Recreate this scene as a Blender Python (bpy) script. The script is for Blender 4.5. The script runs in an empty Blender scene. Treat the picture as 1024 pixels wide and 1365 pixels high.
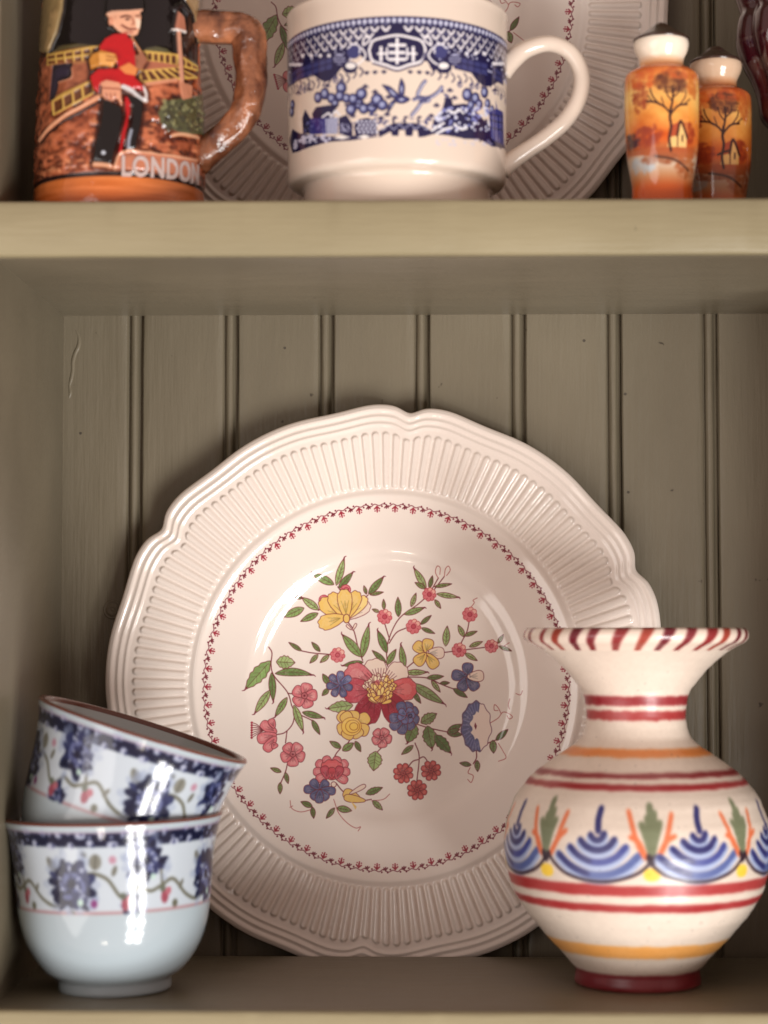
import bpy, bmesh, math
import numpy as np
from mathutils import Vector, Matrix

# ------------------------------------------------------------------ camera
scene = bpy.context.scene
FPX, PITCH, YAW = 2760.0, math.radians(3.16), math.radians(1.22)
CAM_D, CAM_Z = 0.8514, 0.1565
Fv = np.array([-math.sin(YAW) * math.cos(PITCH), math.cos(YAW) * math.cos(PITCH), math.sin(PITCH)])
Rv = np.array([math.cos(YAW), math.sin(YAW), 0.0])
Uv = np.cross(Rv, Fv)
CAM = np.array([0.0, -CAM_D, CAM_Z])
cam_data = bpy.data.cameras.new('camera')
cam = bpy.data.objects.new('camera', cam_data)
scene.collection.objects.link(cam)
scene.camera = cam
cam.matrix_world = Matrix(((Rv[0], Uv[0], -Fv[0], CAM[0]), (Rv[1], Uv[1], -Fv[1], CAM[1]),
                           (Rv[2], Uv[2], -Fv[2], CAM[2]), (0, 0, 0, 1)))
cam_data.sensor_fit = 'VERTICAL'
cam_data.sensor_height = 24.0
cam_data.lens = FPX / 1365.0 * 24.0
cam_data.clip_start = 0.01
cam_data.clip_end = 50
cam_data.dof.use_dof = True
cam_data.dof.focus_distance = 0.995
cam_data.dof.aperture_fstop = 4.0

# ------------------------------------------------------------------ world, window and fill light, exposure
world = bpy.data.worlds.new('World')
scene.world = world
world.use_nodes = True
bg = world.node_tree.nodes['Background']
bg.inputs[0].default_value = (1.0, 0.75, 0.65, 1)
bg.inputs[1].default_value = 0.48

def pane_and_fill_lights(center, width, height, cols, rows, power, color, target=(0, 0.1, 0.2), gap=0.06):
    c = Vector(center)
    d = (Vector(target) - c); d.z = 0; d.normalize()
    right = Vector((0, 0, 1)).cross(-d)
    pw, ph = (width - gap * (cols - 1)) / cols, (height - gap * (rows - 1)) / rows
    for i in range(cols):
        for j in range(rows):
            l = bpy.data.lights.new('window_and_fill_light', 'AREA')
            l.shape = 'RECTANGLE'; l.size = pw; l.size_y = ph
            l.energy = power / (cols * rows); l.color = color
            o = bpy.data.objects.new('window_and_fill_light', l)
            o.location = c + right * ((i + .5) * pw + i * gap - width / 2) + Vector((0, 0, (j + .5) * ph + j * gap - height / 2))
            o.rotation_euler = d.to_track_quat('-Z', 'Z').to_euler()
            scene.collection.objects.link(o)

# a tall window low on the right, across the room; the shelves are above its sill
pane_and_fill_lights((1.12, -1.68, -1.10), 0.78, 1.45, 2, 4, 70, (1.0, 0.99, 0.97), gap=0.11)
# broad fill lamp, added for a soft, even light from the front left
pane_and_fill_lights((-1.75, -2.2, -0.48), 2.2, 1.6, 1, 1, 27, (1.0, 0.95, 0.91))
# a second, smaller window farther along the same room
pane_and_fill_lights((-0.30, -2.0, -1.75), 0.26, 0.20, 2, 1, 2.2, (1.0, 0.86, 0.70))

vs = scene.view_settings
vs.view_transform = 'Standard'; vs.look = 'None'; vs.exposure = 0.1; vs.gamma = 1.0; vs.use_curve_mapping = False

# ------------------------------------------------------------------ helpers: objects
COL = scene.collection
rng = np.random.default_rng(7)

def link(name, me, mat=None, parent=None, smooth=True):
    o = bpy.data.objects.new(name, me)
    COL.objects.link(o)
    if parent is not None: o.parent = parent
    if mat is not None:
        for m in (mat if isinstance(mat, (list, tuple)) else [mat]): me.materials.append(m)
    if smooth: me.polygons.foreach_set('use_smooth', [True] * len(me.polygons))
    return o

def tag(o, label=None, cat=None, group=None, kind=None):
    for k, v in (('label', label), ('category', cat), ('group', group), ('kind', kind)):
        if v: o[k] = v
    return o

def empty(name, loc):
    o = bpy.data.objects.new(name, None); COL.objects.link(o); o.location = loc
    o.empty_display_size = .01
    return o

def grid_mesh(name, V, UVs=None, wrap=True, matidx=None):
    """V: (n_rows, n_cols, 3); columns wrap round when wrap"""
    n, m = V.shape[:2]
    me = bpy.data.meshes.new(name)
    cols = m if wrap else m - 1
    i, j = np.meshgrid(np.arange(n - 1), np.arange(cols), indexing='ij')
    j2 = (j + 1) % m
    F = np.stack([i * m + j, i * m + j2, (i + 1) * m + j2, (i + 1) * m + j], -1).reshape(-1, 4)
    me.vertices.add(n * m); me.vertices.foreach_set('co', V.reshape(-1).astype(np.float32))
    me.loops.add(F.size); me.loops.foreach_set('vertex_index', F.reshape(-1).astype(np.int32))
    me.polygons.add(len(F)); me.polygons.foreach_set('loop_start', (np.arange(len(F)) * 4).astype(np.int32))
    if matidx is not None:
        me.polygons.foreach_set('material_index', np.repeat(np.asarray(matidx), cols).astype(np.int32))
    if UVs is not None:
        uv = me.uv_layers.new(name='UVMap')
        Fi = np.stack([np.stack([i, j], -1), np.stack([i, j + 1], -1), np.stack([i + 1, j + 1], -1), np.stack([i + 1, j], -1)], 2).reshape(-1, 2)
        u = UVs[Fi[:, 0], Fi[:, 1]]
        uv.data.foreach_set('uv', u.reshape(-1).astype(np.float32))
    me.update(); me.validate()
    return me

def spline(P, n, closed=False):
    P = np.asarray(P, float)
    m = len(P)
    seg = np.linalg.norm(np.diff(P[:, :min(3, P.shape[1])], axis=0), axis=1)
    T = np.concatenate([[0], np.cumsum(np.maximum(seg, 1e-9))])
    t = np.linspace(0, T[-1], n)
    k = np.clip(np.searchsorted(T, t, side='right') - 1, 0, m - 2)
    Q = np.vstack([2 * P[0] - P[1], P, 2 * P[-1] - P[-2]])
    u = ((t - T[k]) / (T[k + 1] - T[k]))[:, None]
    p0, p1, p2, p3 = Q[k], Q[k + 1], Q[k + 2], Q[k + 3]
    return .5 * (2 * p1 + (p2 - p0) * u + (2 * p0 - 5 * p1 + 4 * p2 - p3) * u ** 2 + (3 * p1 - p0 - 3 * p2 + p3) * u ** 3)

def lathe(name, prof, seg=128, matidx=None, z0=None, z1=None, disp=None):
    """prof: (r, z) rows. u = .5 faces the room (-y), v runs z0..z1"""
    prof = np.asarray(prof, float)
    z0 = prof[:, 1].min() if z0 is None else z0
    z1 = prof[:, 1].max() if z1 is None else z1
    a = np.arange(seg + 1) / seg * 2 * np.pi
    V = np.zeros((len(prof), seg, 3)); UV = np.zeros((len(prof), seg + 1, 2))
    r = np.repeat(prof[:, :1], seg, 1)
    if disp is not None: r = r + disp
    th = a[:-1] - np.pi / 2 - np.pi           # u=0 at the back, u=.5 at -y
    V[..., 0] = r * np.cos(th); V[..., 1] = r * np.sin(th); V[..., 2] = prof[:, 1:2]
    UV[..., 0] = a / (2 * np.pi); UV[..., 1] = ((prof[:, 1] - z0) / (z1 - z0))[:, None]
    return grid_mesh(name, V, UV, True, matidx)

def tube(name, path, radii, seg=20, n=60, squash=1.0, disp=None):
    P = spline(np.column_stack([path, np.asarray(radii, float)]), n)
    C, r = P[:, :3], P[:, 3]
    T = np.gradient(C, axis=0); T /= np.linalg.norm(T, axis=1)[:, None]
    V = np.zeros((n, seg, 3)); UV = np.zeros((n, seg + 1, 2))
    ref = np.array([0, 1., 0])
    N = np.cross(T, ref); N /= np.linalg.norm(N, axis=1)[:, None]
    B = np.cross(N, T)
    a = np.arange(seg) / seg * 2 * np.pi
    rr = np.repeat(r[:, None], seg, 1)
    if disp is not None: rr = rr + disp(n, seg)
    V = C[:, None] + rr[..., None] * (np.cos(a)[None, :, None] * N[:, None] + squash * np.sin(a)[None, :, None] * B[:, None])
    UV[..., 0] = (np.arange(seg + 1) / seg)[None]; UV[..., 1] = np.linspace(0, 1, n)[:, None]
    cap0 = np.repeat(C[:1, None], seg, 1); cap1 = np.repeat(C[-1:, None], seg, 1)
    V = np.concatenate([cap0, V, cap1]); UV = np.concatenate([UV[:1], UV, UV[-1:]])
    return grid_mesh(name, V, UV, True)

def box_mesh(name, x0, x1, y0, y1, z0, z1, bev=0.0):
    bm = bmesh.new()
    bmesh.ops.create_cube(bm, size=1)
    for v in bm.verts:
        v.co = Vector((x0 + (v.co.x + .5) * (x1 - x0), y0 + (v.co.y + .5) * (y1 - y0), z0 + (v.co.z + .5) * (z1 - z0)))
    if bev > 0:
        bmesh.ops.bevel(bm, geom=bm.edges[:], offset=bev, segments=3, affect='EDGES', profile=.5)
    me = bpy.data.meshes.new(name); bm.to_mesh(me); bm.free()
    return me

def prism_mesh(name, poly, axis_len0, axis_len1, axis='x'):
    """closed polygon in (y,z) extruded along x"""
    bm = bmesh.new()
    a = [bm.verts.new((axis_len0, y, z)) for y, z in poly]
    b = [bm.verts.new((axis_len1, y, z)) for y, z in poly]
    n = len(poly)
    for i in range(n): bm.faces.new((a[i], a[(i + 1) % n], b[(i + 1) % n], b[i]))
    bm.faces.new(a[::-1]); bm.faces.new(b)
    bmesh.ops.recalc_face_normals(bm, faces=bm.faces[:])
    me = bpy.data.meshes.new(name); bm.to_mesh(me); bm.free()
    return me

# ------------------------------------------------------------------ helpers: materials
def principled(name, color=(.8, .8, .8), rough=.3, coat=0.0, spec=.5, metallic=0.0):
    m = bpy.data.materials.new(name); m.use_nodes = True
    b = m.node_tree.nodes['Principled BSDF']
    b.inputs['Base Color'].default_value = (*color, 1)
    b.inputs['Roughness'].default_value = rough
    b.inputs['Coat Weight'].default_value = coat
    b.inputs['Coat Roughness'].default_value = .06
    b.inputs['Specular IOR Level'].default_value = spec
    b.inputs['Metallic'].default_value = metallic
    return m, m.node_tree, b

def add_bump(nt, b, scale=(1, 1, 1), nscale=40, strength=.1, dist=.001, detail=4, world=False):
    tc = nt.nodes.new('ShaderNodeNewGeometry' if world else 'ShaderNodeTexCoord'); mp = nt.nodes.new('ShaderNodeMapping')
    mp.inputs['Scale'].default_value = scale
    no = nt.nodes.new('ShaderNodeTexNoise'); no.inputs['Scale'].default_value = nscale; no.inputs['Detail'].default_value = detail
    bu = nt.nodes.new('ShaderNodeBump'); bu.inputs['Strength'].default_value = strength; bu.inputs['Distance'].default_value = dist
    nt.links.new(tc.outputs['Position' if world else 'Object'], mp.inputs[0]); nt.links.new(mp.outputs[0], no.inputs['Vector'])
    nt.links.new(no.outputs['Fac'], bu.inputs['Height'])
    if b.inputs['Normal'].links:
        nt.links.new(b.inputs['Normal'].links[0].from_socket, bu.inputs['Normal'])
    nt.links.new(bu.outputs[0], b.inputs['Normal'])
    return tc, mp, no, bu

def color_noise(nt, b, c1, c2, nscale=8, scale=(1, 1, 1), detail=5, world=False):
    tc = nt.nodes.new('ShaderNodeNewGeometry' if world else 'ShaderNodeTexCoord'); mp = nt.nodes.new('ShaderNodeMapping'); mp.inputs['Scale'].default_value = scale
    no = nt.nodes.new('ShaderNodeTexNoise'); no.inputs['Scale'].default_value = nscale; no.inputs['Detail'].default_value = detail
    cr = nt.nodes.new('ShaderNodeValToRGB')
    cr.color_ramp.elements[0].position = .3; cr.color_ramp.elements[1].position = .7
    cr.color_ramp.elements[0].color = (*c1, 1); cr.color_ramp.elements[1].color = (*c2, 1)
    nt.links.new(tc.outputs['Position' if world else 'Object'], mp.inputs[0]); nt.links.new(mp.outputs[0], no.inputs['Vector'])
    nt.links.new(no.outputs['Fac'], cr.inputs[0]); nt.links.new(cr.outputs[0], b.inputs['Base Color'])

def paint(name, scale, k=1.0, lo=(.150, .125, .084), hi=(.194, .162, .110)):
    m, nt, b = principled(name, rough=.38, spec=.4)
    color_noise(nt, b, lo, hi, 14, tuple(.35 + .65 * q for q in scale), 8, True)
    add_bump(nt, b, scale, 420, .40 * k, .0008, 3, True)
    add_bump(nt, b, tuple(.25 + .75 * s for s in scale), 70, .45 * k, .0016, 6, True)
    add_bump(nt, b, (1, 1, 1), 900, .14, .0003, 2, True)
    # specks of grime and small chips in the paint
    g = nt.nodes.new('ShaderNodeNewGeometry'); n2 = nt.nodes.new('ShaderNodeTexNoise'); n2.inputs['Scale'].default_value = 170; n2.inputs['Detail'].default_value = 2
    r2 = nt.nodes.new('ShaderNodeValToRGB'); r2.color_ramp.elements[0].position = .755; r2.color_ramp.elements[1].position = .80
    mx = nt.nodes.new('ShaderNodeMix'); mx.data_type = 'RGBA'; mx.inputs['B'].default_value = (.06, .045, .03, 1)
    nt.links.new(g.outputs['Position'], n2.inputs['Vector']); nt.links.new(n2.outputs['Fac'], r2.inputs[0]); nt.links.new(r2.outputs[0], mx.inputs['Factor'])
    nt.links.new(b.inputs['Base Color'].links[0].from_socket, mx.inputs['A']); nt.links.new(mx.outputs['Result'], b.inputs['Base Color'])
    return m
M_PAINT_V = paint('taupe_paint_brushed_upright', (1, 1, .07))
M_PAINT_H = paint('taupe_paint_brushed_lengthwise', (.07, 1, 1))
# front edges: slightly yellower coat, its colour lightened to stand for stronger light there
M_PAINT_F = paint('olive_edge_paint_lit', (.07, 1, 1), .8, (.250, .212, .125), (.330, .280, .168))
M_PAINT_S = paint('taupe_paint_rolled', (1, 1, 1), .4)

def img_material(name, canvas, rough=.16, coat=.2, wob=.05):
    h, w = canvas.shape[:2]
    img = bpy.data.images.new(name, w, h, alpha=False)
    px = np.ones((h, w, 4), np.float32); px[..., :3] = np.clip(canvas[::-1], 0, 255) / 255.0
    img.pixels.foreach_set(px.reshape(-1)); img.update(); img.pack()
    m, nt, b = principled(name, rough=rough, coat=coat)
    t = nt.nodes.new('ShaderNodeTexImage'); t.image = img; t.interpolation = 'Linear'; t.extension = 'EXTEND'
    u = nt.nodes.new('ShaderNodeUVMap'); u.uv_map = 'UVMap'
    nt.links.new(u.outputs[0], t.inputs[0]); nt.links.new(t.outputs[0], b.inputs['Base Color'])
    if wob: add_bump(nt, b, (1, 1, 1), 55, wob, .002, 2)
    return m

def glaze(name, srgb, rough=.14, coat=.2, wob=.05):
    lin = tuple(((c / 255 + .055) / 1.055) ** 2.4 if c > 10 else c / 255 / 12.92 for c in srgb)
    m, nt, b = principled(name, lin, rough, coat)
    if wob: add_bump(nt, b, (1, 1, 1), 55, wob, .002, 2)
    return m

# ------------------------------------------------------------------ helpers: a small painter for the printed and painted decoration
class Canvas:
    def __init__(s, w, h, col, T=None):
        s.w, s.h = int(w), int(h)
        s.c = np.empty((s.h, s.w, 3), np.float32); s.c[:] = col
        s.hm = np.zeros((s.h, s.w), np.float32)
        s.T = T or (lambda p: p)
    def _box(s, P, pad=2):
        x0, y0 = np.floor(P.min(0) - pad).astype(int); x1, y1 = np.ceil(P.max(0) + pad).astype(int)
        x0, y0, x1, y1 = max(x0, 0), max(y0, 0), min(x1, s.w), min(y1, s.h)
        return x0, y0, x1, y1
    def _put(s, sl, mask, col, hh):
        reg = s.c[sl]
        s.c[sl] = reg + (np.asarray(col, np.float32) - reg) * mask[..., None]
        if hh is not None: s.hm[sl] = s.hm[sl] * (1 - mask) + hh * mask
    def poly(s, pts, col, a=1.0, h=None, mottled=0, raw=False):
        P = np.asarray(pts, float)
        if not raw: P = s.T(P)
        x0, y0, x1, y1 = s._box(P)
        if x1 <= x0 or y1 <= y0: return
        Y, X = np.mgrid[y0:y1, x0:x1]; X = X + .5; Y = Y + .5
        ins = np.zeros(X.shape, bool)
        for (ax, ay), (bx, by) in zip(P, np.roll(P, -1, 0)):
            if ay == by: continue
            ins ^= ((ay > Y) != (by > Y)) & (X < (bx - ax) * (Y - ay) / (by - ay) + ax)
        m = ins.astype(np.float32) * a
        if mottled:
            m = m * np.clip(.5 + mottled * (NOISE[y0 % 400:, x0 % 400:][:y1 - y0, :x1 - x0] - .5), 0, 1) if (y1 - y0 < 1600 and x1 - x0 < 2000) else m
        s._put((slice(y0, y1), slice(x0, x1)), m, col, h)
    def line(s, pts, w, col, a=1.0, h=None, n=None, taper=False, soft=.8, raw=False):
        P = np.asarray(pts, float)
        if len(P) > 2: P = spline(P, n or 8 * len(P))
        elif not raw: P = spline(np.vstack([P[0], (P[0] + P[1]) / 2, P[1]]), 8)
        if not raw: P = s.T(P)
        k = len(P)
        for i in range(k - 1):
            wi = w * ((1 - .8 * i / k) if taper else 1)
            q = P[i:i + 2]; x0, y0, x1, y1 = s._box(q, wi / 2 + 2)
            if x1 <= x0 or y1 <= y0: continue
            Y, X = np.mgrid[y0:y1, x0:x1]; X = X + .5; Y = Y + .5
            d = q[1] - q[0]; L = d @ d + 1e-9
            t = np.clip(((X - q[0, 0]) * d[0] + (Y - q[0, 1]) * d[1]) / L, 0, 1)
            dist = np.hypot(X - q[0, 0] - t * d[0], Y - q[0, 1] - t * d[1])
            m = np.clip((wi / 2 - dist) / soft + .5, 0, 1).astype(np.float32) * a
            s._put((slice(y0, y1), slice(x0, x1)), m, col, h)
    def disc(s, x, y, rx, col, ry=None, a=1.0, h=None, rot=0, n=20, mottled=0):
        t = np.arange(n) / n * 2 * np.pi; ry = ry or rx
        X, Y = rx * np.cos(t), ry * np.sin(t); c, q = math.cos(rot), math.sin(rot)
        s.poly(np.column_stack([x + X * c - Y * q, y + X * q + Y * c]), col, a, h, mottled)
    def ring(s, x, y, r, w, col, ry=None, a=1.0, n=18):
        t = np.arange(n + 1) / n * 2 * np.pi; ry = ry or r
        s.line(np.column_stack([x + r * np.cos(t), y + ry * np.sin(t)]), w, col, a, n=n * 2)

def noise2(h, w, cells, octv=4, seed=1):
    r = np.random.default_rng(seed); out = np.zeros((h, w)); amp = 1; tot = 0
    for o in range(octv):
        c = cells * 2 ** o; g = r.random((c + 2, c + 2))
        y = np.linspace(0, c, h); x = np.linspace(0, c, w)
        yi, xi = np.minimum(y.astype(int), c - 1), np.minimum(x.astype(int), c - 1)
        fy, fx = (y - yi)[:, None], (x - xi)[None]
        fy, fx = fy * fy * (3 - 2 * fy), fx * fx * (3 - 2 * fx)
        a_ = g[yi][:, xi]; b_ = g[yi][:, xi + 1]; c_ = g[yi + 1][:, xi]; d_ = g[yi + 1][:, xi + 1]
        out += amp * ((a_ * (1 - fx) + b_ * fx) * (1 - fy) + (c_ * (1 - fx) + d_ * fx) * fy); tot += amp; amp *= .55
    return (out / tot).astype(np.float32)
NOISE = noise2(2000, 2400, 60, 4, 3)

def blur(a, r):
    for ax in (0, 1):
        for _ in range(2):
            p = [(0, 0)] * a.ndim; p[ax] = (r + 1, r)
            c = np.cumsum(np.pad(a, p, mode='edge'), axis=ax, dtype=np.float64)
            n = a.shape[ax]
            a = ((np.take(c, np.arange(2 * r + 1, 2 * r + 1 + n), ax) - np.take(c, np.arange(n), ax)) / (2 * r + 1)).astype(np.float32)
    return a

def wrap_T(cx, cy, prof_r, k, zbase, ztop, rmax):
    """decoration drawn on a turned pot: a drawing point -> texel on its unrolled wall.
    The drawing is what one sees standing in front of the pot; the wall is found where that sight line meets it."""
    W_ = 2 * math.pi * rmax * k; H_ = (ztop - zbase) * k
    zs = np.array([p[1] for p in prof_r]); rs = np.array([p[0] for p in prof_r])
    def T(P):
        d = Fv + np.outer((P[:, 0] - 512) / FPX, Rv) + np.outer((682.5 - P[:, 1]) / FPX, Uv)
        ox, oy = CAM[0] - cx, CAM[1] - cy
        r = np.full(len(P), rmax * .93)
        for _ in range(25):
            A = d[:, 0] ** 2 + d[:, 1] ** 2; B = ox * d[:, 0] + oy * d[:, 1]; C_ = ox * ox + oy * oy - r * r
            disc = np.maximum(B * B - A * C_, 0)
            t = (-B - np.sqrt(disc)) / A
            z = CAM[2] + t * d[:, 2]
            r = .5 * r + .5 * np.interp(z, zs, rs)
        x, y = ox + t * d[:, 0], oy + t * d[:, 1]
        th = np.arctan2(y, x) + np.pi / 2            # 0 at -y
        u = .5 + th / (2 * np.pi)
        return np.column_stack([u * W_, (ztop - z) * k])
    return T, int(W_), int(H_)

# ================================================================== THE CABINET
BOARD_Y, LIP_Y, UNDER, TOP2, WALL_X = 0.162, 0.142, 0.3098, 0.3338, -0.1793
X0, X1 = WALL_X, 0.214
PANEL_Y = .0046                               # the shelf edges run across the front of the sides
Z_LO, Z_HI = -0.0225, 0.66

def shelf(name, ztop, zbot):
    # plate groove along the back: the top stops short and a ledge lies lower behind it
    p = [(.0038, zbot), (.0038, ztop),
         (LIP_Y - .001, ztop), (LIP_Y, ztop - .001), (LIP_Y, ztop - .0092), (BOARD_Y + .001, ztop - .0092), (BOARD_Y + .001, zbot)]
    me = prism_mesh(name, p, X0 - .0222, X1 + .0222)
    o = link(name, me, M_PAINT_H, smooth=False)
    # solid-wood edging strip along the front
    e = [(-.0032, zbot + .0012), (-.0038, zbot + .0022), (-.0038, ztop - .0022), (-.0032, ztop - .0008), (-.0022, ztop - .0002), (0, ztop - .0001), (0, zbot + .0003), (-.0020, zbot + .0005)]
    e = [(y + .0038, z) for y, z in e]
    e = np.array(e + e[:1]); nx = 260; rg = np.random.default_rng(int(ztop * 1000) + 3)
    wv = noise2(len(e), nx, 7, 5, int(ztop * 100) + 8) - .5; dent = np.zeros((len(e), nx))
    for _ in range(26): i_, j_ = rg.integers(0, len(e)), rg.integers(0, nx); dent[i_, max(0, j_ - 1):j_ + 2] += rg.uniform(.0001, .00035)
    Vg = np.zeros((len(e), nx, 3)); Vg[..., 0] = np.linspace(X0 - .0224, X1 + .0224, nx)
    Vg[..., 1] = e[:, :1] + np.where(e[:, :1] > .0037, 0, wv * .0005 + dent); Vg[..., 2] = e[:, 1:] + np.where(e[:, :1] > .0037, 0, wv * .0005)
    Vg[-1] = Vg[0]
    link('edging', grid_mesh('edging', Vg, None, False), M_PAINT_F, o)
    tag(o, kind='structure'); return o
shelf('shelf', TOP2, UNDER)
shelf('shelf', 0.0, -0.0225)
shelf('shelf', 0.664, 0.640)

o = link('side_or_shade_panel', box_mesh('side_or_shade_panel', WALL_X - .022, WALL_X - .0006, PANEL_Y, BOARD_Y + .03, Z_LO - .002, .668), M_PAINT_S, smooth=False)
tag(o, kind='structure')
o = link('side_or_shade_panel', box_mesh('side_or_shade_panel', X1 + .0006, X1 + .022, PANEL_Y, BOARD_Y + .03, Z_LO - .002, .668), M_PAINT_S, smooth=False)  # unseen right side, set close in to shade the boards at right
tag(o, kind='structure')

# back panel: beaded boards nailed on a backing
backing = link('back_panel', box_mesh('back_panel', X0 - .02, X1 + .02, BOARD_Y + .012, BOARD_Y + .02, Z_LO, .664), M_PAINT_V, smooth=False)
tag(backing, kind='structure')
pitch_x = 0.04718
def plank_mesh(seed):
    r = np.random.default_rng(seed)
    # across the board: x from the seam, y depth (0 = face, + = into the wall)
    g = [(0, .0035), (.0002, .0012), (.0005, .0003), (.0012, 0)]
    face = [(x, 0) for x in np.linspace(.004, pitch_x - .0118, 5)]
    edge = [(pitch_x - .0096, 0), (pitch_x - .0090, .00022), (pitch_x - .0078, .0003), (pitch_x - .0072, .0010), (pitch_x - .0069, .0031), (pitch_x - .0062, .0031)]
    bead = [(pitch_x - .0040 - .0021 * math.cos(t), .0028 - .0026 * math.sin(t)) for t in np.linspace(.15, math.pi - .15, 9)]
    end = [(pitch_x - .0017, .0034), (pitch_x - .0002, .0036)]
    prof = np.array(g + face + edge + bead + end)
    zs = np.linspace(Z_LO + .001, .655, 70)
    V = np.zeros((len(zs), len(prof), 3))
    jit = r.normal(0, 1, (len(zs), len(prof))); jit = (jit + np.roll(jit, 1, 0) + np.roll(jit, 2, 0)) / 3
    amp = np.where(prof[:, 0] > pitch_x - .0095, .00013, .00003); amp[:3] = .00016
    V[..., 0] = prof[:, 0] + jit * amp
    V[..., 1] = BOARD_Y + prof[:, 1] + np.roll(jit, 5, 0) * .00005
    V[..., 2] = zs[:, None]
    return grid_mesh('plank', V[:, ::1], None, False)
pm = [plank_mesh(s) for s in range(4)]
for q in pm: q.materials.append(M_PAINT_V)
first_seam = -0.1408 - pitch_x
for i in range(9):
    o = bpy.data.objects.new('plank', pm[i % 4]); COL.objects.link(o); o.parent = backing
    o.location.x = first_seam + i * pitch_x
    if i < 4: pm[i].polygons.foreach_set('use_smooth', [True] * len(pm[i].polygons))
# caulk run in the corner, a painted-over knot, small nail dents
drip = np.array([(-.1752, .3040), (-.1735, .3020), (-.1723, .2985), (-.1726, .2945), (-.1742, .2910), (-.1752, .2870), (-.1753, .2825), (-.1760, .2785), (-.1768, .2750), (-.1764, .2715), (-.1774, .2680)])
me = tube('paint_drip', np.column_stack([drip[:, 0], np.full(len(drip), BOARD_Y + .0007), drip[:, 1]]), [.0006, .0009, .0011, .0013, .0013, .0013, .0012, .0012, .0010, .0011, .0006], seg=10, n=60)
link('paint_drip', me, M_PAINT_S, backing)
kn = lathe('wood_knot', [(.0001, .0006), (.0008, .0003), (.0014, .0007), (.0022, .0008), (.0030, .0006), (.0036, .0001), (.0040, .0006), (.0045, .0003), (.0047, -.0006)], 32)
o = link('wood_knot', kn, M_PAINT_S, backing); o.rotation_euler = (math.pi / 2, 0, 0); o.location = (-.1548, BOARD_Y, .1645)
m_dent, _, _ = principled('dent', (.06, .045, .03), .6)
for (x, z) in ((.0768, .2967), (.0968, .2703), (.098, .222), (-.1712, .2515), (-.0705, .2935), (-.0115, .252)):
    o = link('nail_dent', lathe('nail_dent', [(.0001, .00002), (.0004, .00006), (.0006, .0001), (.00085, .00025), (.0011, .0001), (.0012, -.0003)], 14), m_dent, backing)
    o.rotation_euler = (math.pi / 2, 0, 0); o.location = (x, BOARD_Y, z)
    o.scale = (.62, .62, .8)

# ================================================================== THE PLATES
PR = 0.1358
PLATE_C = (-0.0203, 0.1455, 0.1273)
PS = (CAM_D + .156) / FPX                     # metres per drawing unit on the plate's floor
PCX, PCY = 515.1, 915.0
PRT = .74 * PR
PN = 1900
def plate_T(P):
    return np.column_stack([(P[:, 0] - PCX) * PS, (P[:, 1] - PCY) * PS]) / (2 * PRT) * PN + PN / 2
PBASE = (238, 224, 213)
pc = Canvas(PN, PN, PBASE, lambda P: plate_T(P))
OUT, MAR = (108, 34, 42), (108, 28, 42)
GR1, GR2, GR3 = (122, 148, 84), (98, 124, 66), (146, 166, 104)
PINK, ROSE, RED, YEL, BLU, PALE = (212, 112, 118), (190, 72, 86), (152, 34, 52), (234, 192, 104), (90, 90, 128), (238, 214, 196)
def cc(p):                                    # drawing sheet of the bouquet -> plate units
    p = np.asarray(p, float); return p / 2.56 + np.array([300, 720])
KW = PN / (2 * PRT) * PS / 2.56               # texels per sheet unit
def C_line(p, w, col, **k): pc.line(cc(p), w * KW, col, **k)
def C_poly(p, col, **k): pc.poly(cc(p), col, **k)
def stem(*p, w=3.2, col=OUT): C_line(p, w, col)
def leaf(x0, y0, x1, y1, w, col=None, curl=0, serr=0, tip=True):
    a, b = np.array([x0, y0], float), np.array([x1, y1], float)
    w = w * .80
    d = b - a; L = np.hypot(*d); n = np.array([-d[1], d[0]]) / L
    t = np.linspace(0, 1, 25)
    s = np.sin(np.pi * t ** .85) ** .9
    if serr: s = s * (1 + serr * (np.abs(((t * 5) % 1) - .5) - .25))
    bow = curl * np.sin(np.pi * t)
    up = a + np.outer(t, d) + np.outer(bow * L + w / 2 * s, n); dn = a + np.outer(t, d) + np.outer(bow * L - w / 2 * s, n)
    mid = a + np.outer(t, d) + np.outer(bow * L, n)
    col = col or (GR1, GR2, GR3)[int(x0 * 7 + y0 * 3) % 3]
    if y0 > 480 and x0 > 560: col = tuple(c * .86 for c in col)
    C_poly(np.vstack([up, dn[::-1]]), col)
    lt = tuple(min(255, c * 1.17) for c in col)
    C_poly(np.vstack([mid[3:-3], (dn * .75 + mid * .25)[3:-3][::-1]]), lt, a=.6)
    C_line(up, 1.9, OUT, n=30); C_line(dn, 1.9, OUT, n=30); C_line(mid[2:-1], 2.0, (96, 70, 48), n=20)
    for q in (.35, .55, .7):
        i = int(q * 24); C_line([mid[i - 3], up[i] * .75 + mid[i] * .25], 1.2, (96, 84, 50)); C_line([mid[i - 3], dn[i] * .75 + mid[i] * .25], 1.2, (96, 84, 50))
    if tip and L > 70: C_line([b - d * .06, b + d * .03, b + d * .08 + n * 5], 5.5, MAR, taper=True)
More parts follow.
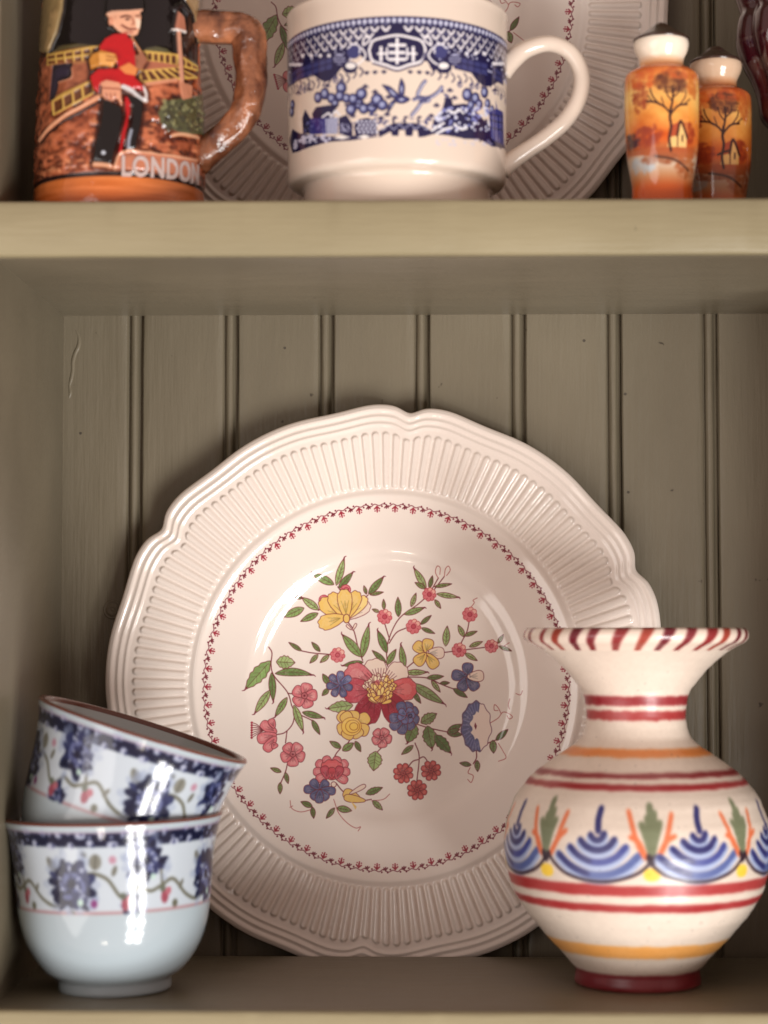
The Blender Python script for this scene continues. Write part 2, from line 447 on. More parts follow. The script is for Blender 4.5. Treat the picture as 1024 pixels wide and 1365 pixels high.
def petal(x, y, ang, L, w, col, pale=.25, vein=True, frill=0):
    d = np.array([math.cos(ang), math.sin(ang)]); n = np.array([-d[1], d[0]]); o = np.array([x, y], float)
    t = np.linspace(0, np.pi, 22)
    s = np.sin(t) ** .75 * (1 - .38 * np.cos(t)) / 1.25
    along = (1 - np.cos(t)) / 2 * L
    if frill: along = along * (1 + frill * np.sin(t * 9))
    up = o + np.outer(along, d) + np.outer(w / 2 * s, n); dn = o + np.outer(along, d) - np.outer(w / 2 * s, n)
    P = np.vstack([up, dn[::-1]])
    C_poly(P, col)
    if pale:
        c0 = P.mean(0) + d * L * .22; C_poly(c0 + (P - c0) * .5, PALE, a=pale)
        c0 = o + d * L * .3; C_poly(c0 + (P - c0) * .36, tuple(c * .82 for c in col), a=.45)
    C_line(np.vstack([P, P[:1]]), 1.8, OUT, n=60)
    if vein:
        for v in (-.22, 0, .22): C_line([o + d * L * .18, o + d * L * .62 + n * w * v], 1.3, tuple(c * .62 for c in col))
def flower(x, y, r, n, col, rot=0, cen=None, w=None, pale=.28, skip=None):
    r = r * .93
    for k in range(n):
        petal(x, y, rot + k * 2 * math.pi / n, r, w or r * 1.62 * math.sin(math.pi / n) + r * .10, PALE if skip == k else col, pale)
    pc.disc(*cc((x, y)), r * .24 / 2.56, cen or tuple(c * .85 for c in col)); pc.ring(*cc((x, y)), r * .24 / 2.56, 2.0 * KW, OUT)
    pc.disc(*cc((x, y)), r * .08 / 2.56, MAR)
def rosette(x, y, r):                         # small eight-lobed blossom
    r = r * .92
    for k in range(8):
        a = k * math.pi / 4 + .2; pc.disc(*cc((x + .68 * r * math.cos(a), y + .68 * r * math.sin(a))), .34 * r / 2.56, PINK if k < 6 else (236, 176, 160))
        pc.ring(*cc((x + .68 * r * math.cos(a), y + .68 * r * math.sin(a))), .34 * r / 2.56, 1.9 * KW, (178, 58, 66))
    pc.disc(*cc((x, y)), .58 * r / 2.56, PINK); pc.disc(*cc((x, y)), .3 * r / 2.56, ROSE); pc.ring(*cc((x, y)), .3 * r / 2.56, 2.2 * KW, RED)
def curlie(*p): C_line(p, 2.2, (170, 84, 80))

# --- stems
stem((420, 280), (440, 310), (455, 368), (470, 410)); stem((385, 160), (400, 180)); stem((318, 240), (340, 232)); stem((488, 188), (470, 205))
stem((555, 430), (552, 370), (570, 310), (600, 262), (655, 222), (690, 192)); stem((545, 285), (562, 340)); stem((618, 300), (585, 316), (560, 352))
stem((360, 390), (300, 385), (262, 378)); stem((832, 280), (825, 312), (808, 345), (800, 365)); stem((700, 388), (740, 384), (885, 366))
stem((608, 445), (645, 415)); stem((618, 466), (690, 470), (735, 490), (785, 508), (812, 505)); stem((150, 365), (161, 385), (158, 425), (168, 462), (215, 520), (238, 580), (300, 615))
stem((215, 522), (245, 525)); stem((240, 580), (232, 625), (205, 655), (175, 662)); stem((213, 650), (208, 690)); stem((215, 760), (208, 790), (191, 830)); stem((395, 708), (378, 730), (368, 760))
stem((435, 668), (405, 712)); stem((540, 700), (515, 725)); stem((650, 625), (700, 640), (770, 655)); stem((648, 690), (662, 735), (654, 820)); stem((662, 742), (680, 738), (700, 770)); stem((662, 745), (640, 752), (622, 775))
stem((380, 825), (400, 850), (425, 868)); stem((345, 820), (340, 835)); stem((470, 885), (500, 880)); stem((856, 715), (856, 740), (845, 760)); stem((895, 690), (920, 680)); stem((705, 170), (728, 130)); stem((715, 168), (748, 125)); stem((930, 360), (905, 362), w=2.6)
curlie((728, 132), (718, 110), (724, 90), (734, 96), (733, 118)); curlie((748, 125), (752, 100), (762, 90), (768, 104), (756, 122)); curlie((840, 228), (850, 214), (846, 206), (860, 198)); curlie((945, 365), (968, 350))
curlie((903, 622), (930, 605), (945, 586), (962, 588), (978, 600), (968, 608), (960, 597)); curlie((940, 590), (930, 570), (918, 560), (917, 578), (930, 580)); curlie((968, 575), (965, 560), (970, 540)); curlie((990, 522), (1005, 526), (1012, 512))
curlie((930, 690), (945, 715), (955, 738), (930, 750)); curlie((835, 772), (828, 790), (845, 800), (838, 822), (826, 812)); curlie((300, 912), (262, 920), (232, 908), (226, 882)); curlie((235, 900), (225, 905)); curlie((372, 880), (390, 925), (420, 958), (448, 974), (464, 970), (456, 984)); curlie((500, 885), (540, 880), (562, 862))
# --- leaves
for L in [(380, 155, 408, 62, 30), (372, 152, 300, 116, 34), (388, 165, 437, 110, 28), (320, 238, 262, 196, 32), (262, 200, 236, 190, 16), (270, 232, 200, 263, 36), (318, 250, 258, 278, 28), (490, 185, 541, 126, 30), (495, 187, 541, 178, 15), (483, 185, 474, 156, 14),
          (465, 398, 400, 322, 40), (468, 400, 491, 288, 34), (472, 416, 402, 428, 24), (262, 378, 218, 349, 18), (325, 380, 296, 348, 19), (318, 390, 290, 420, 19), (356, 392, 325, 418, 19),
          (553, 385, 521, 308, 32), (550, 418, 502, 376, 22), (552, 425, 584, 372, 26), (592, 262, 590, 195, 27), (612, 254, 680, 231, 26), (635, 228, 652, 181, 20), (543, 238, 541, 202, 15), (527, 246, 502, 236, 14), (667, 288, 704, 257, 18), (670, 300, 716, 319, 18),
          (686, 165, 645, 96, 28), (684, 166, 648, 145, 19), (697, 165, 708, 122, 18), (714, 160, 774, 150, 16), (722, 184, 797, 196, 22), (716, 204, 736, 234, 17), (815, 330, 795, 290, 22), (816, 327, 860, 311, 17), (833, 364, 878, 346, 19), (818, 386, 860, 411, 21), (930, 352, 949, 322, 16), (933, 362, 976, 378, 16),
          (752, 362, 758, 293, 30), (612, 440, 600, 356, 28), (614, 452, 690, 450, 25), (688, 470, 746, 464, 22), (704, 478, 734, 518, 20), (733, 488, 766, 486, 16), (778, 506, 826, 536, 24), (635, 488, 748, 558, 42), (640, 515, 668, 556, 21), (355, 492, 334, 456, 25), (355, 506, 332, 530, 21)]:
    leaf(*L)
leaf(156, 412, 72, 508, 58, serr=.5); leaf(176, 415, 240, 418, 54, serr=.5); leaf(172, 455, 300, 460, 34, curl=-.06); leaf(160, 452, 166, 550, 30); leaf(155, 512, 104, 590, 34); leaf(213, 536, 172, 602, 28)
leaf(236, 562, 268, 652, 32); leaf(265, 586, 338, 605, 27); leaf(298, 612, 325, 662, 22); leaf(195, 787, 159, 773, 18); leaf(208, 788, 219, 826, 18); leaf(192, 822, 192, 860, 19)
leaf(397, 707, 358, 684, 24); leaf(402, 716, 440, 690, 30); leaf(445, 684, 464, 720, 22); leaf(437, 562, 350, 574, 48, serr=.35); leaf(515, 718, 507, 784, 60, serr=.4)
leaf(481, 862, 538, 840, 28, serr=.3); leaf(504, 884, 538, 916, 24, serr=.3); leaf(301, 903, 262, 886, 23); leaf(301, 904, 306, 942, 20); leaf(376, 908, 348, 942, 20); leaf(384, 908, 434, 918, 27)
leaf(648, 624, 622, 690, 56, serr=.45); leaf(690, 632, 706, 710, 56, serr=.45); leaf(715, 662, 770, 724, 46, serr=.45); leaf(668, 622, 722, 590, 44, serr=.45); leaf(642, 698, 602, 729, 22); leaf(757, 655, 806, 626, 30); leaf(757, 656, 808, 662, 26); leaf(757, 655, 800, 644, 22)
leaf(912, 680, 914, 724, 30); leaf(922, 680, 963, 643, 24); leaf(838, 764, 799, 757, 20); leaf(858, 748, 860, 786, 22)
# --- blossoms
for x, y, r in ((545, 262, 27), (643, 295, 27), (697, 186, 25), (835, 254, 27), (798, 375, 26), (908, 362, 24), (385, 392, 27)): rosette(x, y, r)
for x, y in ((338, 205), (412, 170)):
    pc.disc(*cc((x, y)), 17 / 2.56, PINK); pc.ring(*cc((x, y)), 17 / 2.56, 2.2 * KW, RED); pc.ring(*cc((x + 2, y)), 8 / 2.56, 2 * KW, RED); C_line([(x - 12, y - 6), (x, y + 4), (x + 12, y - 4)], 2, RED)
for a, L, w, col in ((3.75, 108, 66, YEL), (4.15, 100, 56, YEL), (5.72, 92, 50, PALE), (5.45, 98, 48, (243, 210, 130)), (5.1, 98, 56, YEL), (4.62, 98, 58, YEL)): petal(415, 268, a, L, w, col, .12, frill=.03)
petal(410, 262, 2.85, 92, 60, YEL, .1, frill=.04); pc.disc(*cc((415, 268)), 11 / 2.56, YEL, ry=15 / 2.56); pc.ring(*cc((415, 268)), 11 / 2.56, 2.4 * KW, OUT, ry=15 / 2.56)
petal(436, 308, 5.2, 26, 10, PALE, 0, False); petal(432, 306, 3.9, 24, 10, PALE, 0, False)
for k, (a, L) in enumerate(((3.85, 52), (4.9, 50), (6.25, 62), (.95, 60), (2.35, 52))): petal(686, 386, a, L, 46, PALE if k == 2 else YEL, .12)
for i in range(7): pc.disc(*cc((686 + 9 * math.cos(i), 386 + 9 * math.sin(i * 1.7))), 2 / 2.56, MAR)
for k, (a, L) in enumerate(((4.75, 48), (3.3, 54), (2.05, 52), (.92, 54), (6.2, 56))): petal(826, 466, a, L, 44, PALE if k == 4 else BLU, .14)
for i in range(7): pc.disc(*cc((826 + 9 * math.cos(i), 466 + 9 * math.sin(i * 1.7))), 2 / 2.56, (40, 20, 50))
# peony
petal(530, 510, 4.45, 105, 92, PALE, 0, False, .03); petal(545, 500, 5.45, 98, 84, PALE, 0, False, .03)
petal(520, 505, 3.72, 122, 92, PINK, .2, frill=.03); petal(520, 515, 3.18, 118, 98, ROSE, .1, frill=.02); petal(545, 512, 6.22, 106, 88, (214, 92, 94), .2, frill=.03)
petal(520, 515, 2.02, 116, 100, RED, .05, frill=.03); petal(540, 515, 1.0, 116, 100, RED, .05, frill=.03)
for q in np.linspace(3.9, 5.6, 13): C_line([(530 + 30 * math.cos(q), 505 + 30 * math.sin(q)), (530 + 72 * math.cos(q), 508 + 72 * math.sin(q))], 1.6, OUT)
pr_ = np.random.default_rng(2)
for lay in range(7):                          # ruffled heart: slim petals, cream behind, yellow in front
    for k in range(13 - lay):
        q_ = math.pi + (k + .5 + pr_.uniform(-.25, .25)) / (13 - lay) * math.pi
        rx, ry = 50 - lay * 6, 38 - lay * 5
        x, y = 528 + rx * math.cos(q_), 500 + lay * 6 + ry * math.sin(q_) * .8
        cream = (lay < 3 and x < 545)
        petal(x * .5 + 528 * .5, y + 22, math.atan2(y - 540, x - 528) + pr_.uniform(-.15, .15), 38 + pr_.uniform(-6, 6), 15, (242, 222, 190) if cream else ((242, 210, 128) if (k + lay) % 2 else (234, 190, 100)), 0, False)
for q_ in np.linspace(.5, 2.6, 7): petal(530, 530, q_, 24, 15, (230, 178, 84), 0, False)
pc.disc(*cc((520, 485)), 9 / 2.56, ROSE, a=.6)
for a in np.linspace(0, 2 * np.pi, 8)[:-1]: petal(392, 492, a + .3, 46, 30, BLU if a < 4 else (104, 108, 152), .14)
pc.disc(*cc((396, 490)), 9 / 2.56, (70, 70, 110))
for a in (-.5, .3, 1.0, 1.75, 2.4, 3.0, -1.2, -1.9): petal(612, 600, a, 62 if a in (1.75, 2.4) else 52, 40, BLU, .1)
for a in (-.9, 0, .9, 1.8, 2.8, 3.8): petal(618, 596, a, 30, 26, (106, 110, 156), .1)
pc.ring(*cc((632, 598)), 6 / 2.56, 2.6 * KW, (40, 30, 60))
for a, L in ((3.9, 64), (-.55, 66), (.35, 58), (2.85, 54), (1.0, 46), (2.1, 50), (-1.5, 52), (-2.2, 54)): petal(436, 632, a, L, 50, YEL, .08, False)
for r_ in (34, 24, 14): pc.disc(*cc((436 + (24 - r_) * .4, 634)), r_ / 2.56, (243, 200, 96), ry=r_ * .9 / 2.56); pc.ring(*cc((436 + (24 - r_) * .4, 634)), r_ / 2.56, 2.2 * KW, (170, 96, 40), ry=r_ * .9 / 2.56)
flower(535, 672, 37, 5, PINK, .2); flower(272, 530, 47, 5, PINK, .9 + .3); flower(233, 728, 45, 5, PINK, .3)
for x, y in ((608, 792), (702, 783), (655, 848)): flower(x, y, 37, 8, (200, 82, 78), .3, w=22, pale=.2)
# fuchsia
petal(178, 655, 3.7, 62, 40, PINK, .2); petal(178, 662, 2.9, 66, 44, PINK, .2); petal(176, 668, 2.2, 60, 40, PINK, .25); petal(170, 640, 4.3, 34, 28, PINK, .2); petal(165, 690, 1.0, 20, 26, PINK, .2)
for q in np.linspace(-.6, .5, 7): C_line([(135, 648), (112, 645 + q * 30), (96, 648 + q * 46)], 2, OUT); pc.disc(*cc((95, 648 + q * 46)), 4 / 2.56, RED)
# lotus, blue spray, tulip
for a, L, w in ((-2.5, 66, 38), (-.65, 66, 38), (-1.95, 62, 36), (-1.2, 60, 36), (-3.05, 64, 36), (-.1, 62, 36), (2.75, 58, 34), (.5, 60, 34)): petal(366, 792, a, L, w, PINK, .28)
petal(366, 815, -1.57, 66, 84, (214, 94, 98), .1, frill=.05); petal(352, 812, -1.9, 46, 34, ROSE, .1); petal(380, 812, -1.2, 46, 34, ROSE, .1); petal(366, 812, -1.57, 40, 28, (196, 70, 80), 0)
for x, y in ((340, 822), (372, 830)): pc.disc(*cc((x, y)), 9 / 2.56, PALE); pc.ring(*cc((x, y)), 9 / 2.56, 2 * KW, OUT)
for a, L in ((3.2, 54), (-2.3, 44), (-.85, 40), (.1, 54), (2.3, 40), (.9, 42), (1.6, 44)): petal(325, 848, a, L, 34, BLU, .12)
petal(462, 880, 3.55, 62, 42, YEL, 0, False); petal(480, 885, 3.3, 74, 30, YEL, 0, False); petal(426, 862, -.5, 62, 18, PALE, 0, False); C_poly([(430, 885), (450, 905), (446, 915)], YEL)
# morning glory
t = np.linspace(0, 2 * np.pi, 60)
mg = np.column_stack([856 + (50 + 3 * np.sin(9 * t)) * np.cos(t), 634 + (84 + 4 * np.sin(11 * t)) * np.sin(t)])
C_poly(mg, (240, 218, 204))
tt = np.linspace(1.25, 4.95, 40)
C_poly(np.vstack([np.column_stack([856 + (52 + 3 * np.sin(9 * tt)) * np.cos(tt), 634 + (86 + 4 * np.sin(11 * tt)) * np.sin(tt)]), np.column_stack([858 + (20 + 5 * np.sin(8 * tt)) * np.cos(tt), 632 + (46 + 5 * np.sin(7 * tt)) * np.sin(tt)])[::-1]]), BLU)
for q in np.linspace(1.4, 4.8, 16): C_line([(857 + 26 * math.cos(q), 633 + 50 * math.sin(q)), (856 + 46 * math.cos(q), 634 + 78 * math.sin(q))], 4, (120, 122, 166), a=.6)
C_line(np.vstack([mg, mg[:1]]), 2.2, (110, 60, 80), n=90); C_poly([(852, 620), (858, 632), (854, 645), (849, 632)], MAR)

# --- border of little sprigs round the well
BR = .640 * PR / PS
for k in range(62):
    a = 2 * math.pi * k / 62
    def B(dr, da): return (PCX + (BR + dr) * math.cos(a + da / BR), PCY + (BR + dr) * math.sin(a + da / BR))
    kk = KW * 2.56
    pc.line([B(3, -12.5), B(1, -8), B(4, -3), B(2, 3), B(4, 8), B(3, 12.5)], .9 * kk, MAR)
    for da, dr, s in ((0, -4.5, 1.0), (-3.4, -2.2, .8), (3.4, -2.2, .8)):
        pc.line([B(1, 0), B(dr, da)], 2.1 * s * kk, RED, taper=False)
    for da in (-2.6, 0, 2.6): pc.disc(*B(-6.2 + abs(da) * .5, da * 1.1), .9, RED)
    for da, dr in ((-9, 1), (-6.5, 4.5), (6.5, 1.0), (10, 4.8)): pc.disc(*B(dr, da), 1.15, MAR)
    pc.line([B(3, 12.5), B(-1.8, 12.5)], 1.5 * kk, MAR); pc.line([B(1.5, 12.5), B(-1.2, 15)], 1.3 * kk, MAR); pc.line([B(1.5, 12.5), B(-1.2, 10)], 1.3 * kk, MAR)
# faint crazing dots
for _ in range(40):
    q = rng.normal(0, 90, 2); pc.disc(PCX + q[0], PCY + q[1], .35, (190, 150, 130), a=.5)
# uneven ink: the transfer took more strongly in some spots than in others
ink = .70 + .42 * (noise2(PN, PN, 70, 3, 77) - .5) + .36 * (noise2(PN, PN, 300, 2, 78) - .5) + .30
pc.c = np.array(PBASE, np.float32) + (blur(pc.c, 1) - np.array(PBASE, np.float32)) * np.clip(ink, .45, 1)[..., None]
M_PLATE = img_material('cream_glaze_with_printed_bouquet', pc.c, .09, .5, .03)

def smooth01(x): x = np.clip(x, 0, 1); return x * x * (3 - 2 * x)
def plate_mesh():
    NT = 1800
    th = np.arange(NT) / NT * 2 * np.pi
    phi = (np.degrees(th) - 85 + 30) % 60 - 30
    outl = 1 - .021 * np.exp(-(phi / 2.3) ** 2) + .008 * np.exp(-((np.abs(phi) - 7) / 4.5) ** 2) - .008 * np.exp(-((np.abs(phi) - 17) / 6) ** 2)
    rho = np.concatenate([np.linspace(0.002, .42, 14), np.linspace(.428, .68, 44), np.linspace(.684, .735, 14), np.linspace(.74, .87, 8), np.linspace(.874, .935, 18), np.linspace(.938, .992, 20)])
    f = np.array([(0, 9.6), (.40, 9.55), (.437, 9.4), (.455, 8.6), (.478, 6.9), (.498, 5.9), (.52, 5.5), (.58, 4.6), (.63, 3.75), (.655, 3.3), (.668, 2.75), (.676, 2.15), (.686, 2.1), (.695, 2.7), (.705, 3.0), (.80, 2.3), (.905, 1.55), (1.0, .9)])
    base = np.interp(rho, f[:, 0], f[:, 1])
    fine = np.interp(np.linspace(0, 1, 1201), f[:, 0], f[:, 1]); k = np.hanning(31); k /= k.sum()
    fine = np.convolve(np.pad(fine, 15, mode='edge'), k, 'valid'); base = np.interp(rho, np.linspace(0, 1, 1201), fine)
    R2, T2 = np.meshgrid(rho, th, indexing='ij')
    y = np.repeat(base[:, None], NT, 1)
    # flutes: raised bars with rounded ends
    N = 150
    u = ((T2 * N / (2 * np.pi)) % 1) * 2 - 1
    across = np.clip(1 - np.abs(u / .76) ** 2.4, 0, 1)
    ends = smooth01((R2 - .703 - .011 * u * u) / .011) * smooth01((.905 - .013 * u * u - R2) / .011)
    y -= 1.2 * across ** .8 * ends
    # mouldings that follow the scalloped edge
    for c, wd, am in ((.9285, .0065, .75), (.953, .0075, .75)):
        y -= am * np.exp(-((R2 - c) / wd) ** 2)
    y -= .55 * smooth01((R2 - .966) / .012)
    y += .8 * smooth01((R2 - .981) / .012)
    blend = smooth01((R2 - .72) / .2)
    r = R2 * (1 + (outl[None] - 1) * blend) * PR
    rows = [np.stack([r * np.cos(T2), y * 1e-3, r * np.sin(T2)], -1)]
    # over the edge and the back
    back = [(.998, 1.9), (1.0, 2.6), (.997, 3.6), (.98, 4.6), (.90, 5.2), (.72, 6.4), (.66, 7.4), (.60, 10.4), (.545, 13.2), (.525, 15.0), (.505, 15.0), (.49, 14.2), (.30, 14.2), (.002, 14.2)]
    for q, d in back:
        bl = smooth01(np.array([(q - .72) / .2]))[0]
        rr = q * (1 + (outl - 1) * bl) * PR
        rows.append(np.stack([rr * np.cos(th), np.full(NT, d * 1e-3), rr * np.sin(th)], -1)[None])
    V = np.concatenate(rows)
    UV = np.stack([V[..., 0], V[..., 2]], -1) / (2 * PRT) + .5
    UV = np.concatenate([UV, UV[:, :1]], 1)
    return grid_mesh('plate', V, UV, True)
pme = plate_mesh()
plate = link('plate', pme, M_PLATE)
plate.location = PLATE_C
tag(plate, 'large cream scalloped plate with whole flower bouquet showing, propped behind the bowls and vase', 'plate', 'matching cream fluted plates')
plate2 = plate.copy(); COL.objects.link(plate2)
plate2.location = (-.0170, .1455, TOP2 - .0088 + PR * .999)
plate2.rotation_euler = (0, -math.radians(15), 0)
tag(plate2, 'cream scalloped plate standing behind the blue and white cup, half hidden by it', 'plate', 'matching cream fluted plates')

# ================================================================== POT BUILDER
def dense(prof, n): return spline(prof, n)
def two_sided(outer, thick, rim_n=6, floor=None):
    """outer wall (bottom to top) -> rim -> inner wall down to the floor; returns profile and index ranges"""
    o = np.asarray(outer, float)
    top = o[-1]
    inner = []
    T = np.gradient(o, axis=0); T /= np.linalg.norm(T, axis=1)[:, None]
    N = np.column_stack([-T[:, 1], T[:, 0]])            # towards the axis
    zf = floor if floor is not None else o[0, 1] + thick
    for q, n in zip(o[::-1], N[::-1]):
        p = q + n * thick
        if p[1] > zf and p[0] > .002: inner.append(p)
    inner = np.array(inner[1:])
    a = np.linspace(0, np.pi, rim_n + 2)[1:-1]
    c = (top + inner[0]) / 2; e = (top - inner[0]) / 2; up = np.array([-e[1], e[0]]); up = up if up[1] > 0 else -up
    rim = np.array([c + e * math.cos(t) + up * math.sin(t) for t in a])
    tail = np.array([[inner[-1, 0] * .5, zf], [.0005, zf]])
    P = np.vstack([[[.0005, o[0, 1]]], o, rim, inner, tail])
    return P, 1 + len(o), 1 + len(o) + len(rim)

# ================================================================== THE TWO TEA BOWLS
BOWL_P = (-0.1355, 0.052, 0.0)
kb = (CAM_D + .052) / FPX
by = lambda y: (1318 - y) * kb * 1.0
bowl_out = dense([(.0236, .0), (.0243, .0012), (.0243, .0042), (77 * kb, .0056), (92 * kb, by(1290)), (108 * kb, by(1268)), (119 * kb, by(1244)), (125.5 * kb, by(1215)), (129 * kb, by(1180)), (132.5 * kb, by(1145)), (137.5 * kb, by(1116)), (145 * kb, by(1092))], 90)
BP, bi0, bi1 = two_sided(bowl_out, .0026, 8, .0075)
BR_, BH = 145 * kb, by(1092)
kt = 6500
T_b, bw, bh = wrap_T(BOWL_P[0], BOWL_P[1], [(r, z) for r, z in bowl_out[12:]], kt, 0, BH, BR_)
WHT = (164, 177, 184)
def paint_bowl():
    cv = Canvas(bw, bh, WHT)
    row = lambda z: (BH - z) * kt
    D1, D2, D3, G_, RD = (20, 24, 48), (38, 44, 80), (134, 146, 172), (92, 92, 78), (138, 66, 80)
    zt0, zt1, zl = row(by(1100)), row(by(1118)), row(by(1202))
    cv.c[int(zt1):int(zl)] = (178, 188, 197)
    cv.c[int(zt0):int(zt1)] = D1
    r = np.random.default_rng(5); P_ = bw / 4.0   # the spray repeats four times round
    for k in range(64):                       # scrolls left white in the dark band
        x = (k + .5) / 64 * bw; y = (zt0 + zt1) / 2 + (16 if k % 2 else -16)
        cv.disc(x + r.normal(0, 4), y + r.normal(0, 4), 10 + 6 * (k % 3 == 0), (160, 166, 186), ry=9); cv.disc(x + 3, y, 5, D2); cv.disc(x + 26, (zt0 + zt1) / 2 + r.normal(0, 14), 4.5, (140, 146, 172))
    cv.line([(0, zt0), (bw / 2, zt0), (bw, zt0)], 4, (150, 130, 150), n=3)
    cv.line([(0, zl), (bw / 2, zl), (bw, zl)], 7, (158, 120, 124), n=3)
    def bloom(x, y, s):
        for k in range(26):
            a, d = r.uniform(0, 6.28), s * (.75 + .3 * r.random()); cv.disc(x + d * math.cos(a), y + d * math.sin(a), s * .2, D3, ry=s * .14, a=.4, rot=a)
        for k in range(34):                   # ragged petals, brushed wet
            a = k / 22 * 6.28 + r.uniform(-.12, .12); d = s * r.uniform(.30, .72)
            cv.disc(x + d * math.cos(a), y + d * math.sin(a), s * r.uniform(.22, .36), D1 if r.random() < .62 else D2, ry=s * r.uniform(.10, .20), rot=a + r.uniform(-.5, .5), a=.92)
        for k in range(14):
            a = k / 14 * 6.28 + .2; d = s * r.uniform(.12, .5); cv.disc(x + d * math.cos(a), y + d * math.sin(a), s * .2, D2 if k % 2 else (96, 104, 146), ry=s * .1, rot=a + 1.2, a=.85)
        for k in range(12):
            a = r.uniform(0, 6.28); d = s * r.uniform(.1, .75); cv.disc(x + d * math.cos(a), y + d * math.sin(a), s * .10, (178, 186, 204), ry=s * .05, rot=a, a=.75)
        cv.disc(x, y, s * .16, D1); cv.disc(x + s * .3, y + s * .6, s * .12, (170, 196, 186))
    Hh = zl - zt1
    for rep in range(-1, 5):
        ox = rep * P_ + .27 * P_
        Y = lambda f: zt1 + f * Hh
        X = lambda f: ox + f * P_
        vine = [(X(-.02), Y(.62)), (X(.06), Y(.70)), (X(.14), Y(.62)), (X(.22), Y(.55)), (X(.33), Y(.80)), (X(.45), Y(.90)), (X(.58), Y(.75)), (X(.66), Y(.42)), (X(.78), Y(.48)), (X(.88), Y(.78)), (X(.98), Y(.62))]
        cv.line(vine, 9, G_); cv.line([(X(.14), Y(.62)), (X(.12), Y(.35)), (X(.08), Y(.3))], 8, G_); cv.line([(X(.88), Y(.76)), (X(.92), Y(.9))], 7, G_)
        for q in ((.40, .18, .47, .42, 26), (.72, .12, .71, .34, 34), (.30, .58, .27, .70, 12), (.84, .3, .82, .44, 14), (.63, .10, .66, .13, 14), (.54, .95, .57, 1.0, 10)):
            a, b = np.array([X(q[0]), Y(q[1])]), np.array([X(q[2]), Y(q[3])]); m = (a + b) / 2; d = b - a; n = np.array([-d[1], d[0]]) / np.hypot(*d)
            cv.disc(m[0], m[1], np.hypot(*d) * .55, (112, 112, 102), ry=q[4] * .55, rot=math.atan2(d[1], d[0]), a=.9); cv.line([a, m, b], 4, (84, 84, 76))
        bloom(X(.56), Y(.56), .47 * Hh); bloom(X(.03), Y(.24), .40 * Hh); bloom(X(.95), Y(.90), .22 * Hh)
        for x, y in ((.16, .80), (.90, .88)):
            cv.disc(X(x), Y(y), 13, RD, ry=19); cv.disc(X(x) + 12, Y(y) - 14, 11, (160, 92, 104)); cv.disc(X(x) - 8, Y(y) - 22, 10, (90, 96, 84))
        for x, y, c in ((.70, .86, (120, 60, 110)), (.82, .20, (168, 128, 144)), (.24, .92, G_)): cv.disc(X(x), Y(y), 11, c)
    cv.c[int(zl) + 5:] = WHT
    cv.c = blur(cv.c, 3)
    return cv
bcv = paint_bowl()
M_BOWL = img_material('pale_celadon_glaze_with_blue_flowers', bcv.c, .12, .2, .04)
M_BOWLIN = glaze('pale_celadon_glaze', (182, 190, 194))
M_RIM = glaze('brown_rim_line', (112, 66, 56), .25)
def make_bowl(name):
    root = empty(name, (0, 0, 0))
    def part(nm, P, z0=0, z1=BH, mat=None):
        return link(nm, lathe(nm, P, 144, None, z0, z1), mat, root)
    part('wall', BP[:bi0], mat=M_BOWL)
    part('rim', BP[bi0 - 3:bi1 + 2] + np.array([0, .00004]) + 0, mat=M_RIM)
    part('inside', BP[bi1:], mat=M_BOWLIN)
    return root
def clone(root):
    c = root.copy(); COL.objects.link(c)
    for ch in root.children:
        d = ch.copy(); COL.objects.link(d); d.parent = c
    return c
bowl1 = make_bowl('tea_bowl'); bowl1.location = BOWL_P; bowl1.rotation_euler = (0, -math.radians(1.2), 0)
tag(bowl1, 'pale blue-flowered porcelain tea bowl standing upright on the shelf, holding a second bowl', 'bowl', 'two stacked blue-flowered tea bowls')
bowl2 = clone(bowl1)
tilt = Matrix.Rotation(math.radians(-1.0), 4, 'X') @ Matrix.Rotation(math.radians(17.6), 4, 'Y') @ Matrix.Rotation(math.radians(38), 4, 'Z')
rim_c = Vector((-.1245, .054, .1112))
bowl2.matrix_world = Matrix.Translation(rim_c - (tilt.to_3x3() @ Vector((0, 0, BH)))) @ tilt
tag(bowl2, 'tilted blue-flowered porcelain tea bowl resting inside another bowl, its mouth open to view', 'bowl', 'two stacked blue-flowered tea bowls')

# ================================================================== THE PAINTED VASE
VASE_P = (0.0918, 0.070, 0.0)
kv = (CAM_D + .070) / FPX
vz = lambda y: (1310 - y) * kv
v_out = dense([(78 * kv, 0), (82.5 * kv, .0012), (82 * kv, .004), (81 * kv, .0068), (82.5 * kv, vz(1288)), (97 * kv, vz(1271)), (115 * kv, vz(1252)), (143 * kv, vz(1219)), (163 * kv, vz(1187)), (173 * kv, vz(1150)), (174.5 * kv, vz(1120)), (170 * kv, vz(1092)), (158 * kv, vz(1063)), (138 * kv, vz(1038)), (110 * kv, vz(1016)), (84 * kv, vz(999)), (69.5 * kv, vz(982)), (65.5 * kv, vz(958)), (70 * kv, vz(930)), (87 * kv, vz(906)), (111 * kv, vz(882)), (132 * kv, vz(868)), (145 * kv, vz(861)), (149 * kv, vz(853)), (147 * kv, vz(846))], 130)
VP, vi0, vi1 = two_sided(v_out, .0042, 8, .012)
VR, VH = v_out[:, 0].max(), v_out[-1, 1]
T_v, vw, vh = wrap_T(VASE_P[0], VASE_P[1], [(r, z) for r, z in v_out[10:92]], 5200, 0, VH, VR)
vc = Canvas(vw, vh, (217, 202, 187), T_v)
